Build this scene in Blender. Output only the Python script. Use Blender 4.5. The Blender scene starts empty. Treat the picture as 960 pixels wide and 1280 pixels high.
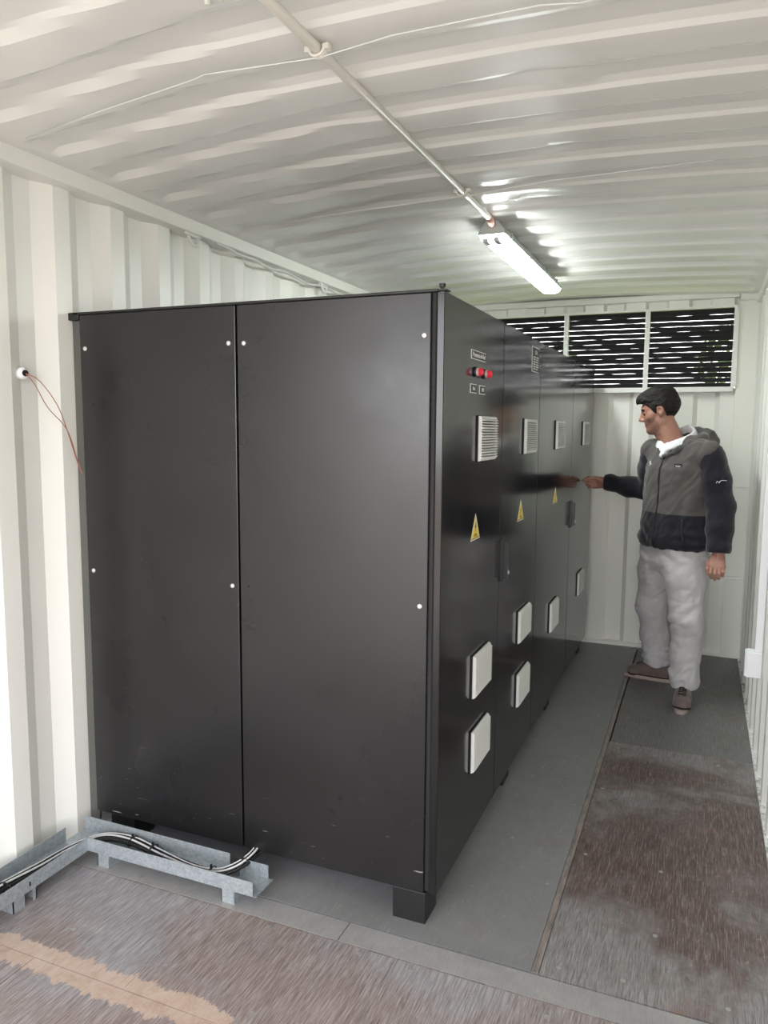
import bpy, bmesh, math, random
import numpy as np
from mathutils import Vector, Matrix

random.seed(7)
rng = np.random.RandomState(5)
S = bpy.context.scene
COL = S.collection

# ------------------------------------------------------------------ camera
CX, CZ, YAW, PITCH, ROLL, FPX = 2.06064, 1.56609, 0.3948, -0.1114, 0.0069, 950.94
_F = Vector((-math.sin(YAW), math.cos(YAW), 0)); _R = Vector((math.cos(YAW), math.sin(YAW), 0)); _U = Vector((0, 0, 1))
F2 = _F*math.cos(PITCH) + _U*math.sin(PITCH); U2 = _U*math.cos(PITCH) - _F*math.sin(PITCH)
R3 = _R*math.cos(ROLL) + U2*math.sin(ROLL); U3 = U2*math.cos(ROLL) - _R*math.sin(ROLL)
cd = bpy.data.cameras.new('camera'); cam = bpy.data.objects.new('camera', cd); COL.objects.link(cam)
cam.matrix_world = Matrix(((R3.x, U3.x, -F2.x, CX), (R3.y, U3.y, -F2.y, 0), (R3.z, U3.z, -F2.z, CZ), (0, 0, 0, 1)))
cd.sensor_fit = 'VERTICAL'; cd.sensor_height = 36; cd.lens = FPX/1280*36; cd.clip_start = .02; cd.clip_end = 300
S.camera = cam

# ------------------------------------------------------------------ world, sun, exposure
w = bpy.data.worlds.new('overcast_sky'); S.world = w; w.use_nodes = True
wn = w.node_tree; bgn = wn.nodes['Background']
tc = wn.nodes.new('ShaderNodeTexCoord'); sep = wn.nodes.new('ShaderNodeSeparateXYZ'); rp = wn.nodes.new('ShaderNodeValToRGB')
wn.links.new(tc.outputs['Generated'], sep.inputs[0]); wn.links.new(sep.outputs['Z'], rp.inputs[0]); wn.links.new(rp.outputs[0], bgn.inputs[0])
rp.color_ramp.elements[0].position = 0.0; rp.color_ramp.elements[0].color = (.98, .97, .98, 1)
rp.color_ramp.elements[1].position = .60; rp.color_ramp.elements[1].color = (.43, .45, .52, 1)
bgn.inputs['Strength'].default_value = 4.6
sd = bpy.data.lights.new('hazy_sun', 'SUN'); sun = bpy.data.objects.new('hazy_sun', sd); COL.objects.link(sun)
sd.energy = 3.2; sd.angle = math.radians(12); sd.color = (1, .95, .88)
sun.rotation_euler = Vector((-.35, -.55, -.85)).to_track_quat('-Z', 'Y').to_euler(); sun.location = (3, 8, 9)
def portal(name, loc, rot, sx, sy):
    l = bpy.data.lights.new(name, 'AREA'); l.shape = 'RECTANGLE'; l.size = sx; l.size_y = sy; l.cycles.is_portal = True
    o = bpy.data.objects.new(name, l); o.location = loc; o.rotation_euler = rot; COL.objects.link(o)
portal('door_sky_portal', (1.17, -.27, 1.2), (math.radians(90), 0, 0), 2.4, 2.45)
S.view_settings.view_transform = 'Standard'; S.view_settings.look = 'None'
S.view_settings.exposure = 0.97; S.view_settings.gamma = 1; S.view_settings.use_curve_mapping = False

# ------------------------------------------------------------------ materials
def mat(name, col=(.5, .5, .5), rough=.5, metal=0, spec=.5, emit=None, estr=0, coat=0, coatr=.1, build=None):
    m = bpy.data.materials.new(name); m.use_nodes = True
    b = m.node_tree.nodes['Principled BSDF']
    b.inputs['Base Color'].default_value = (*col, 1); b.inputs['Roughness'].default_value = rough
    b.inputs['Metallic'].default_value = metal; b.inputs['Specular IOR Level'].default_value = spec
    if coat: b.inputs['Coat Weight'].default_value = coat; b.inputs['Coat Roughness'].default_value = coatr
    if emit: b.inputs['Emission Color'].default_value = (*emit, 1); b.inputs['Emission Strength'].default_value = estr
    if build: build(G(m), b)
    return m
class G:
    def __init__(s, m): s.t = m.node_tree; s.n = s.t.nodes; s.l = s.t.links
    def pos(s):
        g = s.n.new('ShaderNodeNewGeometry'); return g.outputs['Position']
    def obj(s):
        g = s.n.new('ShaderNodeTexCoord'); return g.outputs['Object']
    def map(s, v, sc, loc=(0, 0, 0), rot=(0, 0, 0)):
        m = s.n.new('ShaderNodeMapping'); m.inputs['Scale'].default_value = sc; m.inputs['Location'].default_value = loc
        m.inputs['Rotation'].default_value = rot; s.l.new(v, m.inputs[0]); return m.outputs[0]
    def noise(s, v, scale=5, det=3, rough=.5, dist=0):
        n = s.n.new('ShaderNodeTexNoise'); n.inputs['Scale'].default_value = scale; n.inputs['Detail'].default_value = det
        n.inputs['Roughness'].default_value = rough; n.inputs['Distortion'].default_value = dist; s.l.new(v, n.inputs['Vector']); return n.outputs['Fac']
    def vor(s, v, scale=5):
        n = s.n.new('ShaderNodeTexVoronoi'); n.inputs['Scale'].default_value = scale; s.l.new(v, n.inputs['Vector']); return n.outputs['Distance']
    def ramp(s, f, stops):
        r = s.n.new('ShaderNodeValToRGB'); cr = r.color_ramp
        while len(cr.elements) < len(stops): cr.elements.new(.5)
        for e, (p, c) in zip(cr.elements, stops):
            e.position = p; e.color = (c, c, c, 1) if isinstance(c, (int, float)) else (*c, 1)
        s.l.new(f, r.inputs[0]); return r.outputs[0]
    def mix(s, f, a, b, mode='MIX'):
        m = s.n.new('ShaderNodeMix'); m.data_type = 'RGBA'; m.blend_type = mode
        for k, v in ((0, f), (6, a), (7, b)):
            if isinstance(v, (int, float)): m.inputs[k].default_value = v if k == 0 else (v, v, v, 1)
            elif isinstance(v, tuple): m.inputs[k].default_value = (*v, 1)
            else: s.l.new(v, m.inputs[k])
        return m.outputs[2]
    def math(s, op, a, b=0.0):
        m = s.n.new('ShaderNodeMath'); m.operation = op
        for k, v in ((0, a), (1, b)):
            if isinstance(v, (int, float)): m.inputs[k].default_value = v
            else: s.l.new(v, m.inputs[k])
        return m.outputs[0]
    def xyz(s, v):
        n = s.n.new('ShaderNodeSeparateXYZ'); s.l.new(v, n.inputs[0]); return n.outputs
    def bump(s, b, h, strength=.2, dist=.01):
        n = s.n.new('ShaderNodeBump'); n.inputs['Strength'].default_value = strength; n.inputs['Distance'].default_value = dist
        s.l.new(h, n.inputs['Height']); s.l.new(n.outputs[0], b.inputs['Normal'])
    def to(s, o, b, name): s.l.new(o, b.inputs[name])

def b_paint(c1, c2, rr=(.28, .42), bump=.10, bd=.006, scale=2.2):
    def f(g, b):
        p = g.pos(); n = g.noise(p, scale, 3, .55)
        g.to(g.ramp(n, [(.3, c1), (.7, c2)]), b, 'Base Color')
        g.to(g.ramp(g.noise(p, 5, 3), [(.3, rr[0]), (.7, rr[1])]), b, 'Roughness')
        g.bump(b, g.noise(p, 9, 4, .6), bump, bd)
    return f
M = {}
M['wall'] = mat('white_wall_paint', rough=.35, build=b_paint((.855, .85, .79), (.88, .872, .82), (.34, .36), .06))
M['ceil'] = mat('white_ceiling_enamel', rough=.25, build=b_paint((.84, .825, .80), (.87, .86, .835), (.25, .26), .05, .010, 2.2))
M['frame'] = mat('white_frame_paint', (.84, .84, .81), .35)
M['grime'] = mat('dirty_edge', rough=.8, build=lambda g, b: g.to(g.ramp(g.noise(g.pos(), 25, 5, .7), [(.30, (.16, .15, .14)), (.42, (.45, .44, .42)), (.52, (.76, .76, .74))]), b, 'Base Color'))

def b_black(rlo, rhi, scratches=True):
    def f(g, b):
        p = g.pos()
        blot = g.noise(p, 2.3, 3, .5)
        g.to(g.ramp(blot, [(.35, (.0065, .006, .0065)), (.7, (.011, .0105, .0115))]), b, 'Base Color')
        r = g.ramp(g.noise(p, 3.1, 4, .6), [(.3, rlo), (.7, rhi)])
        g.to(r, b, 'Roughness')
        g.bump(b, g.noise(p, 1.6, 2, .5), .12, .02)
        if scratches:
            z = g.xyz(p)[2]
            zone = g.ramp(z, [(.10, 1.0), (.42, 0.0)])
            sc = g.ramp(g.noise(g.map(p, (3, 1, 26), rot=(0, .35, 0)), 5, 2, .5, .6), [(.728, 0.0), (.745, 1.0)])
            m = g.math('MULTIPLY', zone, sc)
            g.to(g.mix(m, g.ramp(blot, [(.35, (.0065, .006, .0065)), (.7, (.011, .0105, .0115))]), (.26, .26, .25)), b, 'Base Color')
    return f
M['black'] = mat('black_panel_paint', rough=.4, spec=.62, build=b_black(.24, .36))
M['door'] = mat('glossy_black_door_paint', rough=.15, spec=.5, build=b_black(.125, .165, False))
M['black2'] = mat('plain_black_paint', (.009, .009, .0095), .42)
M['strip'] = mat('dark_olive_steel', (.11, .112, .10), .45, metal=.2)
M['rubber'] = mat('black_rubber', (.010, .010, .010), .65)
M['plastic'] = mat('black_plastic', (.012, .012, .013), .32)
M['chrome'] = mat('bright_screw_steel', (.80, .80, .80), .28, metal=.7)
M['vent'] = mat('light_grey_plastic', (.78, .78, .75), .42)
M['ventdark'] = mat('grey_filter_mat', (.07, .07, .07), .8)
M['lblack'] = mat('black_engraved_plate', (.012, .012, .012), .5)
M['lwhite'] = mat('white_engraving', (.78, .78, .76), .6)
M['red'] = mat('red_lamp_lens', (.62, .012, .03), .18, emit=(1, .02, .05), estr=.10)
M['lampring'] = mat('pale_lamp_ring', (.72, .62, .64), .25, metal=.3)
M['yellow'] = mat('yellow_sticker', (.80, .60, .06), .45)
M['cream'] = mat('cream_sticker_edge', (.80, .74, .52), .5)
def b_galv(g, b):
    p = g.obj(); v = g.n.new('ShaderNodeTexVoronoi'); v.inputs['Scale'].default_value = 130; g.l.new(p, v.inputs['Vector'])
    g.to(g.ramp(g.xyz(v.outputs['Color'])[0], [(.0, (.34, .38, .40)), (1, (.47, .51, .53))]), b, 'Base Color')
    g.to(g.ramp(g.noise(p, 30, 3), [(.3, .32), (.7, .5)]), b, 'Roughness')
M['galv'] = mat('galvanized_steel', rough=.4, metal=.45, build=b_galv)
M['cable'] = mat('black_cable_jacket', (.012, .012, .014), .4)
M['cablew'] = mat('white_cable_jacket', (.72, .72, .71), .4)
M['wire'] = mat('red_brown_wire', (.33, .12, .08), .5)
M['conduit'] = mat('cream_conduit', (.80, .76, .70), .35)
M['housing'] = mat('grey_lamp_housing', (.46, .49, .47), .5)
def b_diff(g, b):
    pass
M['diffuser'] = mat('lit_lamp_diffuser', (.9, .95, .93), .3, emit=(.93, 1.0, .96), estr=31.0)
M['holder'] = mat('grey_tube_holder', (.62, .62, .64), .6)
M['slat'] = mat('dark_louvre_slat', (.020, .019, .022), .38)
M['plug'] = mat('white_plastic', (.83, .84, .85), .4)
M['ring'] = mat('painted_steel_ring', (.74, .74, .70), .35)
M['hole'] = mat('dark_hole', (.004, .004, .004), .9)

def b_floor(kind):
    def f(g, b):
        p = g.pos(); x, y, z = g.xyz(p)
        grain = g.noise(g.map(p, (210, 8, 1)), 1.0, 6, .70, .1)
        fine = g.noise(g.map(p, (520, 22, 1)), 1.0, 3, .6)
        g1 = g.mix(.4, grain, fine)
        blot = g.noise(p, 1.7, 5, .62, .5)
        blot2 = g.noise(g.map(p, (1, 1, 1), (7, 3, 0)), 4.7, 6, .72, .3)
        mott = g.noise(g.map(p, (1, .8, 1), (1, 9, 0)), 17, 6, .75, .6)
        speck = g.ramp(g.vor(g.map(p, (1, 1, 0)), 16), [(.045, 1.0), (.085, 0.0)])
        scuff = g.ramp(g.noise(g.map(p, (26, 7, 1), (3, 1, 0)), 1.7, 7, .8, 1.4), [(.575, 0.0), (.68, 1.0)])
        if kind == 'front':
            base = g.ramp(g1, [(.38, (.175, .160, .158)), (.49, (.305, .290, .294)), (.60, (.45, .435, .44))])
            lean = g.math('ADD', blot, g.math('MULTIPLY', g.math('SUBTRACT', x, .75), .10))
            lean = g.math('ADD', lean, g.math('MULTIPLY', g.math('SUBTRACT', 1.75, y), .30))
            base = g.mix(g.ramp(lean, [(.42, 0.0), (.60, .9)]), base, g.ramp(g1, [(.38, (.140, .098, .086)), (.49, (.26, .200, .180)), (.60, (.42, .355, .33))]))
            wob = g.noise(g.map(p, (26, 3, 1)), 1.0, 5, .75)
            dist = g.math('ABSOLUTE', g.math('ADD', g.math('SUBTRACT', y, 1.537), g.math('MULTIPLY', g.math('SUBTRACT', wob, .5), .12)))
            lim = g.math('ADD', g.math('MULTIPLY', blot2, .045), .026)
            inb = g.math('MULTIPLY', g.math('LESS_THAN', dist, lim), g.math('LESS_THAN', g.math('ADD', x, g.math('MULTIPLY', blot2, .3)), 1.14))
            thin = g.ramp(g1, [(.30, .55), (.5, .92)])
            base = g.mix(g.math('MULTIPLY', inb, thin), base, g.ramp(mott, [(.32, (.45, .315, .235)), (.5, (.56, .42, .33)), (.68, (.60, .49, .40))]))
            base = g.mix(g.math('MULTIPLY', scuff, .30), base, (.52, .51, .51))
        elif kind == 'grey':
            base = g.ramp(blot, [(.3, (.20, .202, .203)), (.7, (.28, .28, .278))])
            base = g.mix(g.ramp(mott, [(.36, .35), (.54, 0.0)]), base, (.17, .163, .155))
            base = g.mix(g.ramp(g1, [(.4, 0.0), (.66, .35)]), base, (.33, .325, .315))
            base = g.mix(g.ramp(blot2, [(.56, 0.0), (.72, .35)]), base, (.21, .155, .13))
            base = g.mix(g.math('MULTIPLY', scuff, .55), base, (.42, .41, .39))
        elif kind == 'strip':
            base = g.ramp(blot2, [(.3, (.28, .28, .275)), (.7, (.38, .375, .365))])
            base = g.mix(g.ramp(mott, [(.5, 0.0), (.68, .5)]), base, (.40, .375, .34))
            base = g.mix(g.ramp(g1, [(.34, .4), (.5, 0.0)]), base, (.14, .13, .125))
        elif kind == 'red':
            base = g.ramp(g1, [(.38, (.120, .110, .107)), (.50, (.245, .235, .23)), (.61, (.42, .41, .40))])
            var = g.math('ADD', blot, g.math('MULTIPLY', g.math('SUBTRACT', mott, .5), .28))
            var = g.math('ADD', var, g.math('MULTIPLY', g.math('SUBTRACT', g1, .5), .9))
            cy = g.math('MULTIPLY', g.math('ABSOLUTE', g.math('SUBTRACT', y, 3.05)), .16)
            var = g.math('SUBTRACT', var, cy)
            varn = g.ramp(var, [(.345, 0.0), (.46, .95)])
            base = g.mix(varn, base, g.ramp(g1, [(.38, (.060, .038, .033)), (.50, (.115, .077, .066)), (.60, (.28, .225, .205))]))
            base = g.mix(g.math('MULTIPLY', scuff, .60), base, (.40, .385, .37))
            base = g.mix(g.ramp(blot2, [(.60, 0.0), (.72, .55)]), base, (.27, .155, .095))
        else:
            base = g.ramp(g1, [(.36, (.115, .110, .106)), (.62, (.235, .228, .22))])
            base = g.mix(g.ramp(blot2, [(.53, 0.0), (.72, .55)]), base, (.155, .112, .095))
            base = g.mix(g.math('MULTIPLY', scuff, .35), base, (.34, .33, .32))
        base = g.mix(g.math('MULTIPLY', speck, .25), base, (.55, .54, .52))
        g.to(base, b, 'Base Color')
        g.to(g.ramp(blot, [(.3, .50), (.7, .66)]), b, 'Roughness')
        g.bump(b, g1, .3, .002)
    return f
for k in ('front', 'grey', 'strip', 'red', 'far'): M['fl_'+k] = mat('worn_plywood_'+k, rough=.6, build=b_floor(k))
M['fl_line'] = mat('scuffed_steel_strip', build=lambda g, b: g.to(g.ramp(g.noise(g.map(g.pos(), (30, 6, 1)), 1.5, 5, .7), [(.35, (.15, .14, .13)), (.6, (.33, .28, .245))]), b, 'Base Color'))
M['fl_gap'] = mat('dark_floor_joint', (.10, .09, .08), .9)
M['screwhead'] = mat('floor_screw_head', (.40, .38, .36), .5, metal=.4)
M['grass'] = mat('grass_ground', rough=.9, build=lambda g, b: g.to(g.ramp(g.noise(g.pos(), 3, 5, .7), [(.3, (.16, .22, .05)), (.7, (.34, .42, .12))]), b, 'Base Color'))
M['gravel'] = mat('pale_dirt_ground', rough=.9, build=lambda g, b: g.to(g.ramp(g.noise(g.pos(), 6, 5, .7), [(.3, (.35, .315, .25)), (.7, (.50, .46, .38))]), b, 'Base Color'))
M['leaf'] = mat('tree_leaves', rough=.6, build=lambda g, b: g.to(g.ramp(g.noise(g.pos(), 2, 3), [(.3, (.05, .09, .02)), (.7, (.16, .22, .06))]), b, 'Base Color'))
M['bark'] = mat('tree_bark', (.10, .08, .06), .9)
# person
def b_skin(g, b):
    p = g.pos()
    g.to(g.ramp(g.noise(p, 14, 4, .6), [(.35, (.31, .145, .105)), (.7, (.40, .205, .150))]), b, 'Base Color')
    b.inputs['Subsurface Weight'].default_value = .08; b.inputs['Subsurface Radius'].default_value = (.01, .004, .002)
M['skin'] = mat('skin', rough=.5, build=b_skin)
M['stubble'] = mat('stubble_skin', rough=.6, build=lambda g, b: g.to(g.ramp(g.noise(g.pos(), 120, 2), [(.4, (.20, .10, .075)), (.7, (.29, .15, .11))]), b, 'Base Color'))
M['lip'] = mat('lip_skin', (.36, .14, .12), .45)
M['hair'] = mat('dark_brown_hair', rough=.62, spec=.25, build=lambda g, b: (g.to(g.ramp(g.noise(g.map(g.pos(), (50, 120, 60)), 2, 3), [(.35, (.005, .004, .0035)), (.7, (.016, .012, .010))]), b, 'Base Color'), g.bump(b, g.noise(g.map(g.pos(), (60, 160, 80)), 2, 3), .6, .006)))
def b_fab(c1, c2, sc=1.0):
    def f(g, b):
        p = g.pos(); g.to(g.ramp(g.noise(p, 9*sc, 4, .6), [(.35, c1), (.7, c2)]), b, 'Base Color')
        g.bump(b, g.noise(p, 240, 2), .15, .002); b.inputs['Sheen Weight'].default_value = .25
    return f
M['jgrey'] = mat('grey_brown_fleece', rough=.85, spec=.25, build=b_fab((.074, .066, .063), (.094, .083, .079)))
M['jnavy'] = mat('dark_navy_fleece', rough=.85, spec=.25, build=b_fab((.010, .0095, .015), (.015, .014, .021)))
M['zip'] = mat('black_zip', (.006, .006, .007), .5)
M['shirt'] = mat('white_shirt_cotton', (.74, .74, .77), .8)
M['pants'] = mat('light_grey_trouser_cotton', rough=.85, spec=.25, build=b_fab((.50, .48, .48), (.56, .54, .54)))
M['shoe'] = mat('taupe_suede', rough=.8, build=b_fab((.13, .095, .085), (.17, .128, .115), 3))
M['sole'] = mat('pale_rubber_sole', (.36, .28, .25), .7)
M['lace'] = mat('black_shoe_lace', (.02, .016, .016), .8)
M['eye'] = mat('shaded_eye', (.05, .03, .025), .2)  # whole eyeball dark brown: shade of the eye region painted into its colour

# ------------------------------------------------------------------ mesh helpers
def obj(name, bm, m, parent=None, smooth=False, kind=None, bevel=0, world_to=None):
    if isinstance(bm, bpy.types.Mesh): me = bm
    else:
        bmesh.ops.recalc_face_normals(bm, faces=bm.faces[:])
        me = bpy.data.meshes.new(name); bm.to_mesh(me); bm.free()
    for q in (m if isinstance(m, (list, tuple)) else [m]): me.materials.append(q)
    if smooth:
        for p in me.polygons: p.use_smooth = True
    o = bpy.data.objects.new(name, me); COL.objects.link(o)
    if parent:
        o.parent = parent
        pw = base_of(parent); me.transform(Matrix.Translation(-pw))
    if kind: o['kind'] = kind
    if bevel:
        md = o.modifiers.new('bevel', 'BEVEL'); md.width = bevel; md.segments = 2; md.limit_method = 'ANGLE'; md.angle_limit = math.radians(40)
    return o
def base_of(o):
    v = Vector((0, 0, 0))
    while o: v = v + o.location; o = o.parent
    return v
def tag(o, label, cat, group=None):
    o['label'] = label; o['category'] = cat
    if group: o['group'] = group
    return o
def thing(name, label, cat, loc=(0, 0, 0), group=None):
    o = bpy.data.objects.new(name, None); o.location = loc; o.empty_display_size = .1; COL.objects.link(o)
    return tag(o, label, cat, group)
def box(bm, lo, hi, mi=0):
    x0, y0, z0 = lo; x1, y1, z1 = hi
    v = [bm.verts.new(c) for c in ((x0, y0, z0), (x1, y0, z0), (x1, y1, z0), (x0, y1, z0), (x0, y0, z1), (x1, y0, z1), (x1, y1, z1), (x0, y1, z1))]
    for f in ((0, 3, 2, 1), (4, 5, 6, 7), (0, 1, 5, 4), (1, 2, 6, 5), (2, 3, 7, 6), (3, 0, 4, 7)):
        bm.faces.new([v[i] for i in f]).material_index = mi
def B(*boxes):
    bm = bmesh.new()
    for b in boxes: box(bm, *b)
    return bm
def tube(bm, pts, r, seg=10, mi=0, caps=True):
    pts = [Vector(p) for p in pts]; rr = r if isinstance(r, (list, tuple)) else [r]*len(pts)
    rings = []; prev = None
    for i, p in enumerate(pts):
        t = (pts[min(i+1, len(pts)-1)] - pts[max(i-1, 0)]).normalized()
        if prev is None:
            a = Vector((0, 0, 1)) if abs(t.z) < .9 else Vector((1, 0, 0)); u = t.cross(a).normalized()
        else: u = (prev - t*prev.dot(t)).normalized()
        prev = u; v = t.cross(u)
        rings.append([bm.verts.new(p + (u*math.cos(2*math.pi*k/seg) + v*math.sin(2*math.pi*k/seg))*rr[i]) for k in range(seg)])
    for a, b in zip(rings, rings[1:]):
        for k in range(seg): bm.faces.new((a[k], a[(k+1) % seg], b[(k+1) % seg], b[k])).material_index = mi
    if caps:
        bm.faces.new(rings[0][::-1]).material_index = mi; bm.faces.new(rings[-1]).material_index = mi
def smoothpath(pts, n=6):
    P = [Vector(p) for p in pts]; P = [P[0]*2-P[1]] + P + [P[-1]*2-P[-2]]; out = []
    for i in range(1, len(P)-2):
        for k in range(n):
            t = k/n; a, b, c, d = P[i-1:i+3]
            out.append(.5*((2*b) + (c-a)*t + (2*a-5*b+4*c-d)*t*t + (3*b-a-3*c+d)*t**3))
    out.append(P[-2]); return out
def prism(bm, pts, ax, a0, a1, mi=0):
    """polygon pts (2D) extruded along axis ax"""
    def c(p, a): return {'x': (a, p[0], p[1]), 'y': (p[0], a, p[1]), 'z': (p[0], p[1], a)}[ax]
    A = [bm.verts.new(c(p, a0)) for p in pts]; Bv = [bm.verts.new(c(p, a1)) for p in pts]; n = len(pts)
    for k in range(n): bm.faces.new((A[k], A[(k+1) % n], Bv[(k+1) % n], Bv[k])).material_index = mi
    bm.faces.new(A[::-1]).material_index = mi; bm.faces.new(Bv).material_index = mi
def cyl(bm, c, ax, r, h, seg=20, mi=0, r2=None):
    d = {'x': Vector((1, 0, 0)), 'y': Vector((0, 1, 0)), 'z': Vector((0, 0, 1))}[ax]; c = Vector(c)
    tube(bm, [c, c+d*h], [r, r if r2 is None else r2], seg, mi)
def textmesh(s, size, origin, right, up, depth=.0008):
    cu = bpy.data.curves.new('lettering', 'FONT'); cu.body = s; cu.size = size; cu.extrude = depth/2; cu.align_x = 'CENTER'; cu.align_y = 'CENTER'
    o = bpy.data.objects.new('tmp', cu); COL.objects.link(o)
    dg = bpy.context.evaluated_depsgraph_get(); dg.update(); me = bpy.data.meshes.new_from_object(o.evaluated_get(dg))
    bpy.data.objects.remove(o); bpy.data.curves.remove(cu)
    r = Vector(right); u = Vector(up); n = r.cross(u)
    me.transform(Matrix(((r.x, u.x, n.x, origin[0]), (r.y, u.y, n.y, origin[1]), (r.z, u.z, n.z, origin[2]), (0, 0, 0, 1))))
    return me
def addmesh(bm, me, mi):
    n = len(bm.faces); bm.from_mesh(me); bm.faces.ensure_lookup_table()
    for f in bm.faces[n:]: f.material_index = mi
    bpy.data.meshes.remove(me)

# ------------------------------------------------------------------ the container shell
YB = 5.66; XL = -.055; XR = 2.36; DEP = .036; PIT = .278; Y0 = -.27
def corr_profile(a0, a1, phase, flat=.072, sl=.068, depth=DEP):
    """list of (a, depth) with crest (0) ending at phase + k*PIT"""
    pts = []; k = int((a0-phase)/PIT)-2
    while phase + k*PIT < a1 + PIT:
        e = phase + k*PIT; pts += [(e-flat, 0), (e, 0), (e+sl, depth), (e+sl+(PIT-flat-2*sl), depth)]; k += 1
    def at(a):
        for p, q in zip(pts, pts[1:]):
            if p[0] <= a <= q[0]: t = (a-p[0])/max(q[0]-p[0], 1e-6); return p[1]+t*(q[1]-p[1])
        return 0
    return [(a0, at(a0))] + [p for p in pts if a0 < p[0] < a1] + [(a1, at(a1))]
def sheet(name, prof, fn, z0, z1, m, thick=.003):
    bm = bmesh.new(); lo = []; hi = []; lo2 = []; hi2 = []
    for a, d in prof:
        lo.append(bm.verts.new(fn(a, d, z0))); hi.append(bm.verts.new(fn(a, d, z1)))
        lo2.append(bm.verts.new(fn(a, d+thick, z0))); hi2.append(bm.verts.new(fn(a, d+thick, z1)))
    for i in range(len(prof)-1):
        bm.faces.new((lo[i], lo[i+1], hi[i+1], hi[i])); bm.faces.new((lo2[i+1], lo2[i], hi2[i], hi2[i+1]))
        bm.faces.new((lo[i], lo2[i], lo2[i+1], lo[i+1])); bm.faces.new((hi[i+1], hi2[i+1], hi2[i], hi[i]))
    bm.faces.new((lo[0], hi[0], hi2[0], lo2[0])); bm.faces.new((lo[-1], lo2[-1], hi2[-1], hi[-1]))
    return obj(name, bm, m, kind='structure')
ZR0, ZR1 = 2.388, 2.440
wl = sheet('wall_left', corr_profile(Y0, YB, 2.43), lambda a, d, z: (XL-d, a, z), -.02, 2.40, M['wall'])
wr = sheet('wall_right', corr_profile(Y0, YB, 2.36), lambda a, d, z: (XR+d, a, z), -.02, 2.40, M['wall'])
wb = sheet('wall_back', corr_profile(-.08, 2.40, 1.985, .11, .03), lambda a, d, z: (a, YB+d, z), -.02, 1.84, M['wall'])
wt = sheet('wall_back', corr_profile(-.08, 2.40, 1.93, .125, .02, .03), lambda a, d, z: (a, 5.632+d, z), 2.37, 2.44, M['wall'])
# roof sheet with die-pressed ribs
def ceil_z(x, y):
    u = min(1, max(0, min(x-.035, 2.315-x)/.06))
    z = 2.441 + .036*(1-min(1, ((x-1.175)/1.14)**2)) - .0
    t = (y - (1.932 + .078*min(1, max(0, (.95-x)/.85)))) % .2735
    # t=0 : end of the slope that faces the door
    if t < .125: h = 0
    elif t < .155: h = (t-.125)/.03
    elif t < .2435: h = 1
    else: h = 1-(t-.2435)/.03
    z += .0185*h*(u*u*(3-2*u))
    for dx, dy, a, s in DENTS: z += a*math.exp(-((x-dx)**2/(2*s*s*2.2) + (y-dy)**2/(2*s*s)))
    return z
DENTS = [(1.62, 2.02, .010, .05), (1.70, 2.13, -.010, .04), (.95, 2.22, .009, .05), (.62, 2.02, -.007, .05), (.5, 2.6, .008, .06), (1.62, 2.62, .007, .05), (1.3, 2.93, -.007, .05),
         (1.4, 3.1, .009, .05), (.75, 3.3, .008, .06), (.7, 1.75, .006, .06), (1.75, 3.4, -.006, .06), (1.9, 1.7, .006, .07), (.9, 3.9, .006, .06), (1.55, 4.1, .005, .06)]
bm = bmesh.new(); xs = [-.06, 0, .035, .05, .065, .08, .095] + list(np.linspace(.14, 2.21, 60)) + [2.255, 2.27, 2.285, 2.30, 2.315, 2.35, 2.40]
ys = []; k = -9
while 1.945 + k*.2735 < YB+.1:
    e = 1.945 + k*.2735; ys += [e, e+.03, e+.0625, e+.095, e+.125, e+.14, e+.155, e+.185, e+.215, e+.2435, e+.2585]; k += 1
ys = [y for y in ys if Y0 < y < YB+.06]; ys = [Y0] + ys + [YB+.06]
gv = [[bm.verts.new((x, y, ceil_z(x, y))) for y in ys] for x in xs]
for i in range(len(xs)-1):
    for j in range(len(ys)-1): bm.faces.new((gv[i][j], gv[i][j+1], gv[i+1][j+1], gv[i+1][j]))
ce = obj('ceiling', bm, M['ceil'], kind='structure', smooth=True)
md = ce.modifiers.new('thick', 'SOLIDIFY'); md.thickness = .004; md.offset = 1
md = ce.modifiers.new('edges', 'EDGE_SPLIT'); md.split_angle = math.radians(13)
obj('ceiling_seam', B(((-.12, Y0, 2.52), (2.5, YB+.06, 2.535))), M['wall'], kind='structure').name = 'trim_roof_cap'
# rails and posts
obj('trim_1', B(((-.10, Y0, ZR0), (.0, YB, ZR1+.008))), M['wall'], kind='structure', bevel=.004)
obj('trim_2', B(((2.345, Y0, ZR0), (2.46, YB, ZR1+.008))), M['wall'], kind='structure', bevel=.004)
obj('trim_3', B(((-.1, 5.60, 2.428), (2.24, 5.72, 2.470)), ((-.1, 5.655, 2.44), (2.46, 5.74, 2.52)), ((-.1, 5.675, 2.36), (2.45, 5.72, 2.46))), M['wall'], kind='structure', bevel=.004)
obj('trim_4', B(((2.24, 5.625, -.02), (2.40, 5.72, 2.42))), M['wall'], kind='structure', bevel=.003)
obj('trim_5', B(((2.243, 5.58, 2.405), (2.42, 5.72, 2.468))), M['wall'], kind='structure', bevel=.004)
obj('trim_6', B(((2.245, 5.6215, 1.178), (2.352, 5.6255, 1.186)), ((2.245, 5.6215, .55), (2.352, 5.6255, .556)), ((2.245, 5.6215, .572), (2.352, 5.6255, .577)), ((2.24, 5.6215, 1.80), (2.30, 5.6255, 1.806))), M['wall'], kind='structure', bevel=.001)
obj('trim_7', B(((-.1, 5.625, -.02), (.02, 5.72, 2.42))), M['wall'], kind='structure', bevel=.003)
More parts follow.
